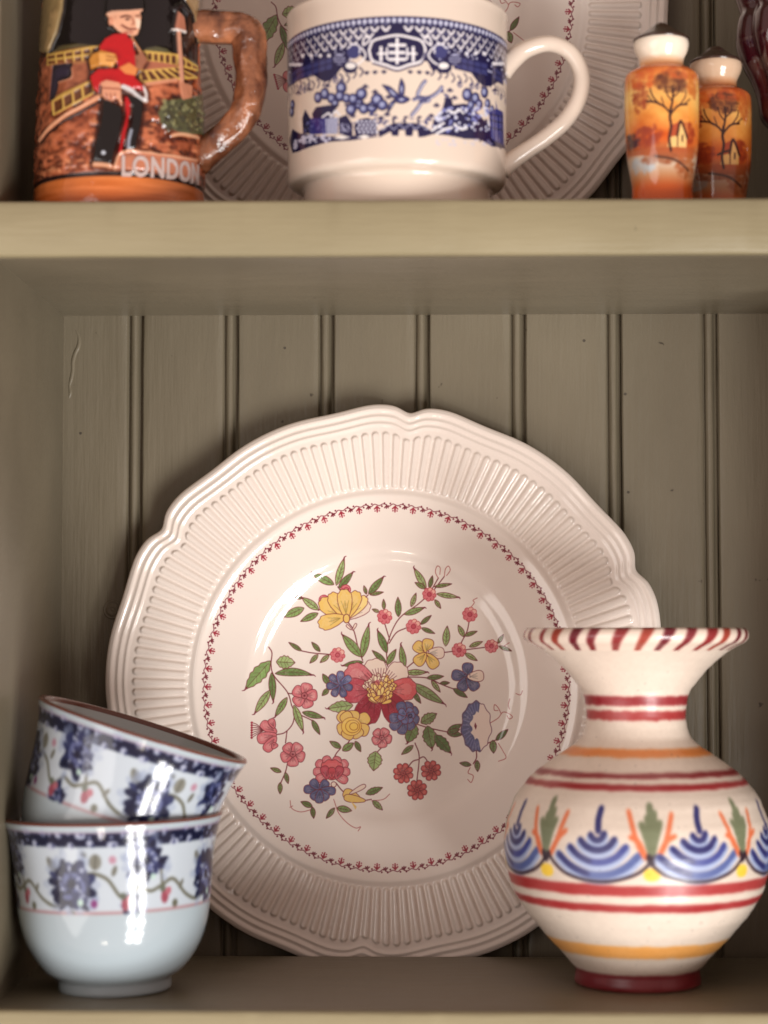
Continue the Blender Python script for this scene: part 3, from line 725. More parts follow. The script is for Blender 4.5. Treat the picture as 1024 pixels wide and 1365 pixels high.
def vband(y0, y1, col, a=1.0):
    """brushed band turned on the wheel between two heights, edges a little uneven"""
    x = np.arange(vw); n0 = noise2(1, vw, 40, 3, int(y0))[0] - .5; n1 = noise2(1, vw, 40, 3, int(y1) + 9)[0] - .5
    r0, r1 = (VH - vz(y0)) * 5200 + n0 * 4, (VH - vz(y1)) * 5200 + n1 * 5
    Y = np.arange(vh)[:, None] + .5
    m = np.clip((Y - r0) / 5 + .5, 0, 1) * np.clip((r1 - Y) / 5 + .5, 0, 1) * a
    dens = .80 + .30 * noise2(vh, vw, 14, 3, int(y0) + 3)
    m = np.clip(m * dens, 0, 1)
    vc.c[:] = vc.c + (np.array(col, np.float32) - vc.c) * m[..., None]
DR, BRED = (130, 34, 40), (168, 48, 50)
vband(932, 944, (138, 34, 40)); vband(951, 963, (156, 52, 52)); vband(999, 1009, (220, 122, 46), .9)
vband(1027, 1033, DR); vband(1040, 1047, (146, 38, 42)); vband(1162, 1176, (164, 54, 54)); vband(1187, 1197, (156, 44, 46)); vband(1244, 1262, (234, 160, 76), .9)
vband(1287, 1325, (112, 22, 32)); vband(1306, 1325, (150, 80, 72), .75)
NAV, BL2, GRN, ORG, YLW, INK = (44, 44, 98), (84, 98, 150), (116, 122, 94), (214, 112, 72), (236, 198, 70), (50, 34, 44)
WV = 5200 * kv
# six motifs round the belly, drawn flat on the unrolled wall
mot = vw / 8.0
def VX(f): return f * mot
def VY(y): return (VH - vz(y)) * 5200
su = mot / 141.0                              # texels per drawing unit across
vr = np.random.default_rng(11)
for k in range(-1, 9):
    x0 = (k + .49) * mot + 4 * su * vr.normal()
    def q(dx, y): return (x0 + dx * su, VY(y + 2 * 0))
    j = vr.normal(0, 1, 12)
    def VL(p, w, col, a=.9, taper=False):
        T0 = vc.T; vc.T = lambda P: P
        vc.line(np.array(p, float), w * su, col, a, soft=2.2 * su, taper=taper); vc.T = T0
    # nested blue arcs with a stalk
    VL([q(2 + j[0], 1068), q(0, 1082), q(1, 1096)], 7.5, NAV, .95)
    for hw, yc, sag, w, col in ((9, 1101, 6, 6, NAV), (22, 1108, 11, 6.5, NAV), (36, 1117, 17, 7, (64, 72, 138)), (52, 1127, 23, 8, BL2)):
        p = [q(-hw * 1.05, yc - 1), q(-hw * .7, yc + sag * .55), q(-hw * .25, yc + sag * .95), q(hw * .25, yc + sag * .95), q(hw * .7, yc + sag * .55), q(hw * 1.05, yc - 3)]
        VL([(a + 0, b + 4 * su) for a, b in p], w * 1.9, (158, 172, 204), .62); VL(p, w * 1.12, col, .92)
        VL(p[:3], w * .95, NAV, .45)
    VL([q(-70, 1128), q(-62, 1138), q(-44, 1150), q(-14, 1157), q(17, 1157), q(47, 1149), q(64, 1138), q(70, 1127)], 3.6, INK, .9)
    # leaf fan between
    x0 += mot / 2
    for dx, y, w in ((-13, 1086, 7.5), (-1, 1063 + 2 * j[3], 9), (12, 1084, 7.5), (6, 1072, 6.5), (-6, 1078, 6)):
        VL([q(0, 1126), q(dx * .45, 1106), q(dx, y)], w, GRN if dx else (130, 138, 108), .8)
    for dx, y in ((-30, 1074 + 2 * j[5]), (-27, 1102), (29, 1074), (31, 1100 + 2 * j[6])):
        VL([q(dx * .28, 1127), q(dx * .62, 1108), q(dx, y)], 6, ORG, .75)
    VL([q(-4, 1125), q(0, 1134), q(5, 1126)], 6, INK, .9)
    VL([q(-3, 1148), q(4, 1148)], 15, YLW, .95)
vc.c = blur(vc.c, 2)
# thin and thick glaze, brush drag, pits
vw_n = noise2(vh, vw, 120, 3, 91); vc.c += ((noise2(vh, vw, 8, 4, 90) - .5) * 16 + (vw_n - .5) * 10)[..., None]
vc.c = np.where((vw_n > .80)[..., None], vc.c * .86, vc.c)
M_VASE = img_material('cream_glaze_with_brushed_bands', vc.c, .34, .05, .10)
vase = empty('vase', VASE_P)
zr = VP[:vi0 - 2, 1]                           # throwing rings left by the potter's fingers
rings = (np.sin(zr * 1500) * .00007 + np.sin(zr * 620 + 1) * .00012)[:, None] * (1 + .5 * np.sin(np.arange(160) / 160 * 2 * np.pi * 2))[None] * (VP[:vi0 - 2, :1] > .01)
link('body', lathe('body', VP[:vi0 - 9], 160, None, 0, VH, rings[:vi0 - 9]), M_VASE, vase)
# dashed rim
rw, rh = 2400, 160
rc = Canvas(rw, rh, (229, 211, 195))
for k in range(30):
    x = (k + .5) / 30 * rw + vr.normal(0, 6)
    col = ((112, 26, 34), (130, 34, 36), (150, 52, 40), (96, 18, 30))[k % 4]
    rc.poly([(x - 8, 160), (x + 22 + vr.normal(0, 5), 0), (x + 62 + vr.normal(0, 6), 0), (x + 14, 160)], col, .92)
rc.c = blur(rc.c, 4)
rp = VP[vi0 - 10:vi1 + 1]
rim_me = lathe('rim', rp, 160, None, rp[:, 1].min(), rp[:, 1].max() )
link('rim', rim_me, img_material('cream_rim_with_wine_dashes', rc.c, .2, .2, .05), vase)
link('inside', lathe('inside', VP[vi1:], 96), glaze('cream_glaze', (236, 222, 206)), vase)
tag(vase, 'round-bellied cream pottery vase with flared rim, red bands and blue arc motifs', 'vase')

# ================================================================== THE BLUE AND WHITE CUP
CUP_P = (-0.0134, 0.050, TOP2)
kc = (CAM_D + .050) / FPX
c_bot = TOP2
c_h = .4229 - TOP2
c_out = dense([(.0402, 0), (.0412, .001), (.0410, .006), (.0408, .0128), (.0416, .0142), (.0440, .0147), (.0466, .0153), (.0477, .0170), (.0479, .020), (.0479, .03), (.0482, .05), (.0485, .07), (.0486, c_h - .003), (.0489, c_h)], 90)
CP, ci0, ci1 = two_sided(c_out, .0032, 8, .016)
T_c, cw, ch = wrap_T(CUP_P[0], CUP_P[1], [(r, z + c_bot) for r, z in c_out[30:]], 7600, c_bot, c_bot + c_h, .0489)
IV = (222, 205, 189)
c_ = Canvas(cw, ch, IV, T_c)
NV, MB, LB = (30, 27, 66), (60, 62, 112), (164, 166, 196)
KC = 7600 * kc
def cl(p, w, col=NV, a=1.0, **k): c_.line(p, w * KC, col, a, **k)
def arcy(x, y):                               # level line round the cup that passes y in the middle
    return y + 42 * (785 - (y - 50)) / 785 * (1 - math.sqrt(max(0, 1 - ((x - 529.5) / 148.5) ** 2)))
XS = np.linspace(-1, 1, 61)
def xs_(a, b, n=40):                          # positions spread evenly round the wall
    t0, t1 = math.asin(max(-1, (a - 529.5) / 148.0)), math.asin(min(1, (b - 529.5) / 148.0)); return 529.5 + 147.6 * np.sin(np.linspace(t0, t1, n))
def ap(pts): return [(x, arcy(x, y)) for x, y in pts]
full = xs_(382, 677, 60)
def band(y0f, y1f, col): c_.poly([(x, arcy(x, y0f(x))) for x in full] + [(x, arcy(x, y1f(x))) for x in full[::-1]], col)
band(lambda x: 21.5, lambda x: 80 + 13 * math.sin(x * .09) * (abs(x - 529) > 45) + 7 * (abs(x - 529) > 60), NV)
for x in xs_(383, 676, 54):                   # bead row
    fs = math.sqrt(max(.02, 1 - ((x - 529.5) / 148.5) ** 2))
    c_.disc(x, arcy(x, 27), 3.3 * fs, LB, ry=3.8); c_.disc(x, arcy(x, 27), 1.7 * fs, (214, 216, 232), ry=2.0)
for row, y in enumerate((38, 46.5, 55)):      # scale pattern
    pos = xs_(383, 676, 29)
    pos = pos if row % 2 == 0 else (pos[1:] + pos[:-1]) / 2
    for x in pos:
        if row == 2 and abs(x - 529) < 52: continue
        if row == 1 and abs(x - 529) < 34: continue
        if row == 0 and abs(x - 529) < 12: continue
        fs = math.sqrt(max(.02, 1 - ((x - 529.5) / 148.5) ** 2)); yy = arcy(x, y)
        cl([(x - 5 * fs, yy - 2.5), (x, yy + 2.5), (x + 5 * fs, yy - 2.5)], 3.3 * max(fs, .5), (226, 222, 226)); c_.disc(x, yy - 6, 1.2 * fs, LB)
for x in np.concatenate([xs_(384, 470, 16), xs_(590, 676, 16)]):   # speckle between
    for _ in range(3):
        c_.disc(x + rng.normal(0, 2), arcy(x, rng.uniform(58, 84)), rng.uniform(.8, 1.7), (198, 200, 226), ry=1.6)
for xc in (421, 628, 393, 664):               # latticed boxes
    w_ = 22 if 400 < xc < 650 else 7
    c_.poly(ap([(xc - w_, 69), (xc + w_, 67), (xc + w_, 84), (xc - w_, 86)]), MB)
    for q in np.linspace(-1, 1, 6): cl(ap([(xc + q * w_, 68), (xc + q * w_, 85)]), 1.4)
    for q in (68, 76, 85): cl(ap([(xc - w_, q), (xc + w_, q)]), 1.5)
    for q in np.linspace(-.8, .8, 4): c_.disc(xc + q * w_, arcy(xc, 61), 2.6, (224, 222, 230))
for sx in (-1, 1):                            # scrolls and fans either side of the cartouche
    g = 529.5
    c_.disc(g + sx * 77, arcy(g + sx * 77, 73), 8.5, LB); c_.ring(g + sx * 77, arcy(g + sx * 77, 73), 8.5, 1.7 * KC, NV)
    for dy in (-3, 1, 5): cl([(g + sx * 77 - 6, arcy(g + sx * 77, 73 + dy)), (g + sx * 77 + 6, arcy(g + sx * 77, 73 + dy))], 2.0)
    c_.disc(g + sx * 58, arcy(g + sx * 58, 66), 9, MB); cl(ap([(g + sx * 66, 60), (g + sx * 58, 55), (g + sx * 50, 60), (g + sx * 50, 68)]), 2.4, (226, 224, 232))
    cl(ap([(g + sx * 47, 62), (g + sx * 42, 72), (g + sx * 48, 80), (g + sx * 56, 84)]), 2.6, (232, 228, 230))
    c_.disc(g + sx * 63, arcy(g + sx * 63, 86), 10, NV, ry=8); c_.disc(g + sx * 62, arcy(g + sx * 62, 84), 7, (232, 228, 226), ry=4.5)
    cl(ap([(g + sx * 36, 52), (g + sx * 45, 58), (g + sx * 44, 49), (g + sx * 38, 47)]), 2.8, (232, 228, 230))
# cartouche
cart = ap([(492, 66), (497, 54), (510, 50), (529.5, 47), (549, 50), (562, 54), (567, 66), (562, 80), (545, 86), (529.5, 91), (514, 86), (497, 80)])
c_.poly(cart, NV); cl(cart + cart[:1], 3.4, (232, 228, 230)); cl([(x, y + 3.4) for x, y in cart[6:12]], 1.8)
for p in ([(529.5, 52), (529.5, 84)], [(519, 60), (540, 60)], [(519, 79), (540, 79)], [(508, 63), (508, 80)], [(551, 63), (551, 80)], [(504, 71), (515, 71)], [(544, 71), (555, 71)], [(520, 70), (539, 70)]):
    cl(ap(p), 4.2 if p[0][0] != 504 and p[0][0] != 544 else 3, (232, 228, 230))
for x in (516, 543): cl(ap([(x, 64), (x, 78)]), 2.6, (232, 228, 230))
# drips under the band
for x in np.concatenate([xs_(384, 482, 17), xs_(577, 676, 17)]):
    y = 92 + rng.uniform(0, 9); fs = math.sqrt(max(.03, 1 - ((x - 529.5) / 148.5) ** 2))
    cl(ap([(x - 3 * fs, y - 6), (x + 2 * fs, y), (x - 2 * fs, y + 6)]), 1.7, NV, .9)
    if rng.random() < .5: c_.ring(x, arcy(x, y + 5), 3.2 * fs, 1.4 * KC, MB, ry=3.6)
for x in (489, 500, 512, 547, 559, 570): c_.poly(ap([(x - 4, 95), (x, 98.5), (x + 4, 95), (x, 93)]), NV)
# birds
for poly_ in ([(510, 113), (520, 116), (529, 124), (535, 131), (528, 133), (519, 124)], [(535, 105), (539, 114), (538, 126), (535, 132), (532, 122), (533, 112)], [(527, 131), (537, 128), (546, 132), (538, 137), (529, 136)], [(528, 134), (524, 140), (517, 150), (519, 140), (524, 134)]):
    c_.poly(ap(poly_), MB); cl(ap(poly_ + poly_[:1]), 1.5, NV, n=24)
    m_ = np.mean(poly_, 0); c_.poly(ap([tuple(m_ + (np.array(p_) - m_) * .4) for p_ in poly_]), (176, 180, 206))
for pts in ([(560, 131), (557, 125), (563, 112), (567, 107)], [(566, 130), (575, 127), (584, 120), (589, 113)], [(562, 134), (557, 143), (549, 153)], [(552, 132), (562, 129), (572, 132), (562, 135)]):
    cl(ap(pts), 4.6, MB); cl([(x, y + .4) for x, y in ap(pts)], 2.0, (206, 208, 228)); cl([(x - 1.6, y) for x, y in ap(pts)], 1.2)
# foliage balls
def ball(x, y, r, rr=None):
    fs = math.sqrt(max(.06, 1 - ((x - 529.5) / 148.5) ** 2)) ; fs = max(fs, .45); r = r * 1.18
    c_.disc(x, y, r * fs, NV, ry=r); c_.disc(x - .4, y - .4, r * .74 * fs, (84, 88, 138), ry=r * .72); c_.disc(x - .8, y - .8, r * .44 * fs, (158, 164, 198), ry=r * .44)
for x, y, r in ((424, 130, 6.5), (433, 125, 6.8), (442, 131, 6.2), (455, 117, 7.2), (453, 128, 6.4), (462, 131, 5.6), (471, 132, 6.4), (482, 125, 6.9), (479, 139, 6.4), (485, 145, 6), (496, 143, 6.6), (503, 133, 7.4), (510, 140, 6.4), (468, 146, 6.8), (447, 138, 5)): ball(x, y, r)
for x, y, r in ((623, 126, 7.6), (634, 131, 6.8), (646, 123, 6.8), (628, 140, 5.6), (639, 139, 6), (650, 138, 5.6), (656, 146, 5), (390, 140, 6), (389, 149, 6)): ball(x, y, r)
cl([(520 - 60, 140), (480, 138), (500, 142)], 2.2)
# willow fronds, little sprays and water lines fill the open ground
for x, y in ((412, 117), (500, 120), (518, 127), (600, 118), (606, 128), (582, 138), (596, 150), (660, 118), (398, 122), (508, 155), (516, 150), (575, 152), (470, 152), (646, 108), (436, 112), (487, 113)):
    for q_ in (-.9, -.3, .3, .9): cl([(x, y), (x + 5 * math.sin(q_), y + 5 * math.cos(q_))], 1.5, NV, .85)
for x, y in ((586, 158), (571, 160), (512, 162), (500, 156), (600, 138), (594, 126)):
    for _ in range(5): c_.disc(x + rng.normal(0, 4), y + rng.normal(0, 3), 1.9, MB)
for k_ in range(26):
    x = 392 + k_ * 11; cl(ap([(x, 158 + 3 * (k_ % 2)), (x + 6, 158 + 3 * (k_ % 2))]), 1.1, MB, .7)
# houses, fences, bushes, bridge, rocks
c_.poly([(416, 152), (421, 143), (450, 139), (444, 158), (418, 160)], NV); c_.poly([(404, 178), (403, 158), (407, 146), (414, 158), (434, 156), (436, 178)], NV)
c_.poly([(413, 158), (436, 157), (436, 178), (413, 180)], (44, 42, 112)); c_.poly([(434, 158), (451, 156), (450, 178), (435, 179)], (190, 194, 218))
for x in (437, 441, 445, 449): cl([(x, 158), (x, 178)], 1.4, MB)
cl([(430, 156), (438, 151), (442, 155), (447, 148), (453, 153)], 3.2, (224, 222, 228)); c_.poly([(452, 157), (462, 153), (470, 166), (470, 184), (452, 178)], NV)
for _ in range(26): c_.disc(rng.uniform(453, 468), rng.uniform(164, 178), 1.1, LB)
for _ in range(30): c_.disc(rng.uniform(406, 434), rng.uniform(160, 178), .9, (120, 124, 180))
c_.poly([(472, 168), (477, 160), (490, 157), (502, 162), (503, 180), (474, 182)], NV)
for i in range(5):
    for j_ in range(4): c_.disc(477 + i * 5.6 + (j_ % 2) * 2.4, 162 + j_ * 4.6, 1.9, (214, 214, 230))
c_.poly([(504, 175), (520, 166), (529, 164), (553, 164), (566, 168), (580, 178), (566, 182), (558, 183), (557, 174), (551, 173), (550, 181), (541, 181), (540, 173), (532, 173), (531, 181), (523, 181), (521, 175), (506, 183)], NV)
for i in range(24): c_.disc(507 + i * 3, 170 + 3 * math.sin(i * 1.3) - (6 - abs(i - 12) * .5) * .3, 1.2, (196, 198, 224))
for x in (525, 540, 558): cl([(x, 165), (x - .5, 157), (x + 3, 156)], 2.4)
c_.poly([(575, 178), (578, 160), (590, 145), (594, 130), (602, 131), (604, 140), (620, 138), (632, 146), (645, 160), (660, 180), (672, 190), (674, 199), (655, 195), (640, 186), (620, 185), (600, 181)], NV)
for _ in range(120):
    x, y = rng.uniform(579, 652), rng.uniform(140, 176)
    c_.disc(x, max(y, 144 + max(0, 595 - x) * .9), rng.uniform(1.3, 2.5), (206, 208, 228) if rng.random() < .6 else (120, 126, 186))
for p in ([(598, 147), (606, 150), (612, 146), (618, 151)], [(576, 174), (586, 167), (592, 164)], [(606, 165), (614, 172), (622, 171)], [(582, 178), (594, 172), (603, 170)]): cl(p, 3, (228, 226, 230))
c_.poly([(652, 150), (661, 145), (661, 133), (663, 145), (671, 150), (672, 195), (655, 186)], (58, 58, 124))
for y in (152, 160, 170): cl([(653, y), (671, y + 4)], 1.8)
for x in (657, 662, 667): cl([(x, 155), (x, 187)], 1.3, LB)
cl([(640, 188), (648, 160), (652, 180), (668, 198)], 2.6)
c_.poly([(386, 188), (390, 172), (400, 178), (430, 182), (460, 182), (480, 180), (505, 182), (470, 187), (440, 189), (420, 194), (398, 202), (390, 204)], NV)
for _ in range(34): 
    x = rng.uniform(390, 440); c_.disc(x, rng.uniform(180, 190) + max(0, 408 - x) * .5, rng.uniform(1.4, 2.6), (196, 196, 220))
for p in ([(443, 184), (456, 180), (468, 183), (456, 186)], [(475, 183), (486, 179), (494, 182), (486, 185)]): c_.poly(p, (232, 226, 222))
for i in range(22): c_.disc(rng.uniform(576, 655), 186 + rng.uniform(0, 7) + max(0, 0), 2.2, (196, 196, 222), a=.4)
# repeat the print on the far side
half = cw // 2; c_.c[:, :cw // 4] = c_.c[:, half:half + cw // 4]; c_.c[:, 3 * cw // 4:] = c_.c[:, cw // 4:cw // 4 + cw - 3 * cw // 4]
c_.c = blur(c_.c, 1)
cup = empty('teacup', CUP_P)
M_CUPIN = glaze('ivory_glaze', IV, .14, .2)
link('body', lathe('body', CP[:ci0], 160, None, 0, c_h), img_material('ivory_glaze_with_blue_transfer_print', c_.c, .13, .2, .03), cup)
link('inside', lathe('inside', CP[ci0 - 1:], 120), M_CUPIN, cup)
def hp(x, y, Y, base):                        # a point of a handle, in the plane through the pot's axis
    d = Fv + Rv * (x - 512) / FPX + Uv * (682.5 - y) / FPX; t = (Y + CAM_D) / d[1]; p = CAM + d * t
    return p - np.array(base)
hpath = [hp(x, y, .050, CUP_P) for x, y in ((668, 96), (682, 80), (703, 65), (733, 58), (760, 70), (775, 98), (772, 130), (754, 160), (728, 183), (700, 202), (680, 216), (668, 226))]
link('handle', tube('handle', hpath, np.array([15, 14, 12, 11.2, 11.2, 11.2, 11.2, 11.2, 11.2, 11.5, 13, 15]) * kc, 28, 90, 1.0), M_CUPIN, cup)
tag(cup, 'large blue and white transfer-printed teacup with ivory loop handle on the upper shelf', 'cup')

# ================================================================== THE EMBOSSED STEIN
ST_P = (-0.1352, 0.045, TOP2)
ks = (CAM_D + .045) / FPX
s_h = .125
s_out = dense([(.0362, 0), (.0372, .0008), (.0373, .006), (.0371, .0118), (.0364, .0128), (.0370, .0142), (.0370, .02), (.0366, .036), (.0357, .055), (.0345, .078), (.0336, .10), (.0332, s_h)], 240)
SP, si0, si1 = two_sided(s_out, .004, 6, .008)
KT = 9000
T_s, sw, sh = wrap_T(ST_P[0], ST_P[1], [(r, z + TOP2) for r, z in s_out[30:]], KT, TOP2, TOP2 + s_h, .0373)
COP, COP2, COPD = (164, 86, 54), (224, 150, 104), (62, 24, 18)
sc_ = Canvas(sw, sh, COP)
nz = noise2(sh, sw, 36, 4, 21); nz2 = noise2(sh, sw, 90, 3, 22)
sc_.c = np.array(COP, np.float32) + (nz[..., None] - .5) * np.array([135, 110, 90], np.float32)
sc_.hm = (nz - .5) * 2.6 + (nz2 - .5) * .7
T0s = T_s
sc_.T = lambda P: T0s(P * np.array([.2344, .2344]) + np.array([40, 0]))
q = KT * ks * .2344
def sl(p, w, col, h=None, a=1.0, **k): sc_.line(p, w * q, col, a, h, soft=3, **k)
# night sky and hills
sc_.poly([(60, -250), (960, -250), (960, 390), (900, 330), (820, 300), (720, 270), (630, 290), (400, 262), (240, 262), (120, 300), (90, 320)], (12, 6, 10), h=-.5)
sc_.poly([(120, 300), (170, 262), (260, 246), (360, 256), (410, 275), (400, 300), (130, 330)], (86, 76, 46), h=.2); sc_.poly([(630, 300), (660, 272), (720, 262), (780, 275), (815, 310), (960, 370), (960, 420), (640, 330)], (84, 80, 54), h=.2)
# tree trunk at the left, another at the right edge
sc_.poly([(62, 300), (70, 150), (100, -120), (205, -120), (190, 60), (160, 190), (110, 305)], (140, 118, 78), h=1.2); sc_.poly([(95, 280), (120, 120), (140, 0), (190, 0), (160, 160), (120, 290)], (176, 146, 100), a=.8, h=1.5, mottled=3)
sc_.poly([(880, 0), (900, -60), (1000, -60), (1000, 260), (950, 240), (930, 90)], (142, 112, 76), h=1.0); sc_.poly([(900, 0), (960, 0), (960, 200)], (186, 156, 110), a=.8, h=1.2, mottled=3)
# parapets with lattice
YG, YD = (206, 168, 84), (120, 70, 40)
def lattice(P4, nx, ny, hh=.7):
    P4 = np.array(P4, float); sc_.poly(P4, YD, h=.1)
    for i in range(nx + 1):
        t = i / nx; sl([P4[0] * (1 - t) + P4[1] * t, P4[3] * (1 - t) + P4[2] * t], 14, YG, hh)
    for i in range(ny + 1):
        t = i / ny; sl([P4[0] * (1 - t) + P4[3] * t, P4[1] * (1 - t) + P4[2] * t], 14, YG, hh)
lattice([(100, 315), (400, 262), (400, 345), (105, 372)], 6, 2); lattice([(630, 292), (830, 312), (830, 372), (632, 340)], 6, 1); lattice([(850, 320), (950, 380), (950, 400), (850, 372)], 3, 1)
lattice([(620, 405), (830, 382), (950, 440), (632, 466)], 6, 1); lattice([(130, 560), (350, 455), (365, 530), (135, 650)], 4, 2)
sc_.poly([(100, 375), (400, 345), (400, 460), (330, 470), (140, 560), (100, 600)], (146, 84, 58), a=.7, h=.2)
lattice([(135, 575), (352, 462), (362, 530), (140, 652)], 4, 1)
sc_.poly([(128, 372), (242, 358), (236, 440), (165, 468), (140, 560), (108, 575)], (52, 44, 62), h=-.5); sl([(238, 380), (236, 440), (160, 470)], 9, (196, 140, 108), .8)
sc_.poly([(632, 345), (830, 372), (830, 384), (640, 402)], (170, 100, 74), h=.5)
sl([(60, 800), (110, 735), (200, 660), (300, 605), (400, 548)], 26, (214, 152, 116), 1.2); sl([(60, 820), (112, 755), (204, 680), (300, 628), (400, 575)], 10, COPD, -.4); sl([(640, 485), (720, 470), (830, 455)], 18, (204, 138, 106), .9)
# pebbled bank
for _ in range(150):
    x, y = rng.uniform(60, 960), rng.uniform(600, 1010)
    if x < 400 and y < 1000 - x * 1.0 + 0: y = min(1010, 1000 - x * .6 + rng.uniform(0, 150))
    sc_.disc(x, y, rng.uniform(8, 30), COP2 if rng.random() < .5 else COPD, ry=rng.uniform(6, 16), a=.5, h=rng.uniform(-.7, 1.1), rot=rng.uniform(-.5, .5), n=12)
# bush
sc_.poly([(725, 640), (760, 580), (820, 560), (900, 555), (975, 530), (990, 770), (900, 765), (830, 750), (740, 700)], (84, 84, 56), h=.9)
for _ in range(90):
    x, y = rng.uniform(745, 975), rng.uniform(572, 745); sc_.disc(x, y, rng.uniform(6, 15), (136, 134, 92) if rng.random() < .55 else (62, 60, 44), a=.8, h=rng.uniform(.5, 1.8), n=9)
sl([(810, 770), (870, 765), (960, 785)], 18, (212, 158, 122), .9)
# lamp post
sl([(838, 170), (846, 300), (856, 465)], 36, (196, 138, 112), 1.6); sc_.poly([(815, 165), (835, 60), (868, 95), (880, 190)], (176, 112, 88), h=1.6); sl([(806, 168), (840, 175), (880, 188)], 14, (216, 204, 196), 1.7); sl([(825, 55), (862, 30), (900, 90)], 16, (30, 20, 24), 1.0)
sc_.poly([(840, 460), (920, 485), (915, 555), (860, 570)], (192, 126, 96), h=1.0)
# guardsman
SK, RDJ, BLK = (222, 164, 132), (180, 16, 24), (12, 8, 10)
sc_.poly([(432, 92), (436, 20), (470, -120), (600, -130), (648, 20), (645, 62), (560, 80)], (14, 10, 12), h=2.4); sc_.poly([(428, 88), (470, 70), (560, 66), (640, 58), (636, 72), (560, 84), (450, 104)], (206, 156, 128), h=2.6)
sc_.poly([(442, 102), (500, 84), (622, 70), (632, 100), (626, 150), (612, 200), (585, 214), (540, 206), (500, 186), (462, 140)], SK, h=2.4); sc_.disc(462, 128, 17, (206, 140, 110), ry=24, h=2.8)
sc_.poly([(592, 110), (626, 120), (624, 165), (600, 175)], (236, 214, 190), h=2.9, a=.8); sl([(520, 150), (560, 172), (600, 172)], 7, (110, 44, 36), 2.0); sl([(516, 106), (545, 98), (570, 104)], 7, (90, 50, 40), 2.2); sl([(598, 98), (618, 96)], 6, (90, 50, 40), 2.2); sl([(545, 118), (558, 118)], 9, (60, 34, 30)); sl([(540, 190), (580, 192)], 7, (160, 84, 68)); sl([(575, 110), (588, 140), (574, 150)], 6, (170, 104, 80))
sc_.poly([(398, 268), (430, 220), (480, 194), (545, 198), (580, 240), (602, 330), (600, 420), (500, 410), (488, 330), (400, 310)], RDJ, h=2.8)
sl([(576, 218), (600, 260), (622, 300), (618, 360)], 20, (176, 120, 84), 2.8); sc_.poly([(590, 320), (640, 300), (664, 345), (630, 400), (595, 400)], (150, 94, 70), h=2.4)
sc_.poly([(342, 345), (362, 310), (410, 294), (490, 318), (500, 350), (480, 392), (400, 390), (352, 400)], (186, 122, 44), h=3.1); sc_.poly([(400, 310), (480, 315), (495, 350), (470, 385), (405, 372)], (224, 160, 86), h=3.4); sl([(440, 330), (490, 338)], 6, (140, 80, 40)); sl([(440, 352), (488, 356)], 6, (140, 80, 40))
sc_.poly([(346, 440), (392, 396), (500, 394), (570, 420), (636, 485), (642, 522), (590, 512), (525, 490), (470, 482), (410, 478), (396, 534), (366, 510)], RDJ, h=2.9); sc_.poly([(505, 395), (560, 365), (610, 400), (600, 440), (540, 430)], (214, 130, 70), h=3.0)
sl([(528, 500), (580, 525), (620, 560), (655, 575)], 26, (200, 196, 196), 2.6); sl([(640, 500), (655, 540), (650, 580)], 18, (206, 200, 198), 2.5)
sc_.poly([(408, 480), (440, 464), (512, 480), (520, 520), (524, 610), (498, 570), (470, 585), (430, 570), (412, 550)], (214, 150, 118), h=3.2); sl([(418, 510), (512, 516)], 9, (150, 84, 64))
for x in (440, 462, 484): sl([(x, 540), (x + 4, 580)], 5, (140, 76, 60))
sc_.poly([(530, 548), (575, 560), (568, 640), (550, 740), (520, 870), (500, 880), (520, 760), (545, 660)], RDJ, h=1.8)
sc_.poly([(545, 540), (600, 560), (642, 590), (634, 690), (612, 790), (600, 850), (545, 858), (548, 790), (575, 690), (578, 610)], BLK, h=2.3); sl([(572, 745), (560, 800), (556, 845)], 16, (150, 156, 170), 2.5)  # grey streak on the trouser leg is a painted highlight
sc_.poly([(418, 570), (470, 590), (520, 612), (530, 680), (508, 780), (480, 880), (466, 935), (360, 930), (372, 830), (405, 700)], BLK, h=2.7); sc_.disc(424, 876, 13, (190, 196, 206), h=2.8); sl([(365, 938), (410, 940), (460, 948)], 22, (206, 150, 116), 1.6)  # grey dot is a painted glint on the black leg
# name plaque and foot ring
sc_.poly([(476, 960), (490, 900), (530, 864), (600, 860), (760, 880), (945, 912), (950, 1050), (700, 1030), (500, 1012)], (186, 116, 86), h=.9); sl([(480, 980), (496, 900), (540, 862), (640, 866), (780, 885), (945, 912)], 12, (224, 168, 134), 1.5)
z_row = lambda z: (s_h - z) * KT
sc_.c[int(z_row(.0138)):int(z_row(.0120))] = (40, 22, 22); sc_.hm[int(z_row(.0150)):] = 0
rr = int(z_row(.0120)); yy = np.linspace(0, 1, sh - rr)[:, None, None]
sc_.c[rr:] = np.array((214, 122, 62)) * (1 - yy) + np.array((196, 96, 44)) * yy + (noise2(sh - rr, sw, 12, 3, 5)[..., None] - .5) * 50
# carry the glaze on round the hidden back
qd = sw // 4; sc_.c[:rr, :qd - 40] = (sc_.c[:rr, :qd - 40] * 0 + np.array(COP) + (nz[:rr, :qd - 40, None] - .5) * 150); sc_.c[:rr, -qd + 40:] = np.array(COP) + (nz[:rr, -qd + 40:, None] - .5) * 150
hmm = blur(sc_.hm, 4)
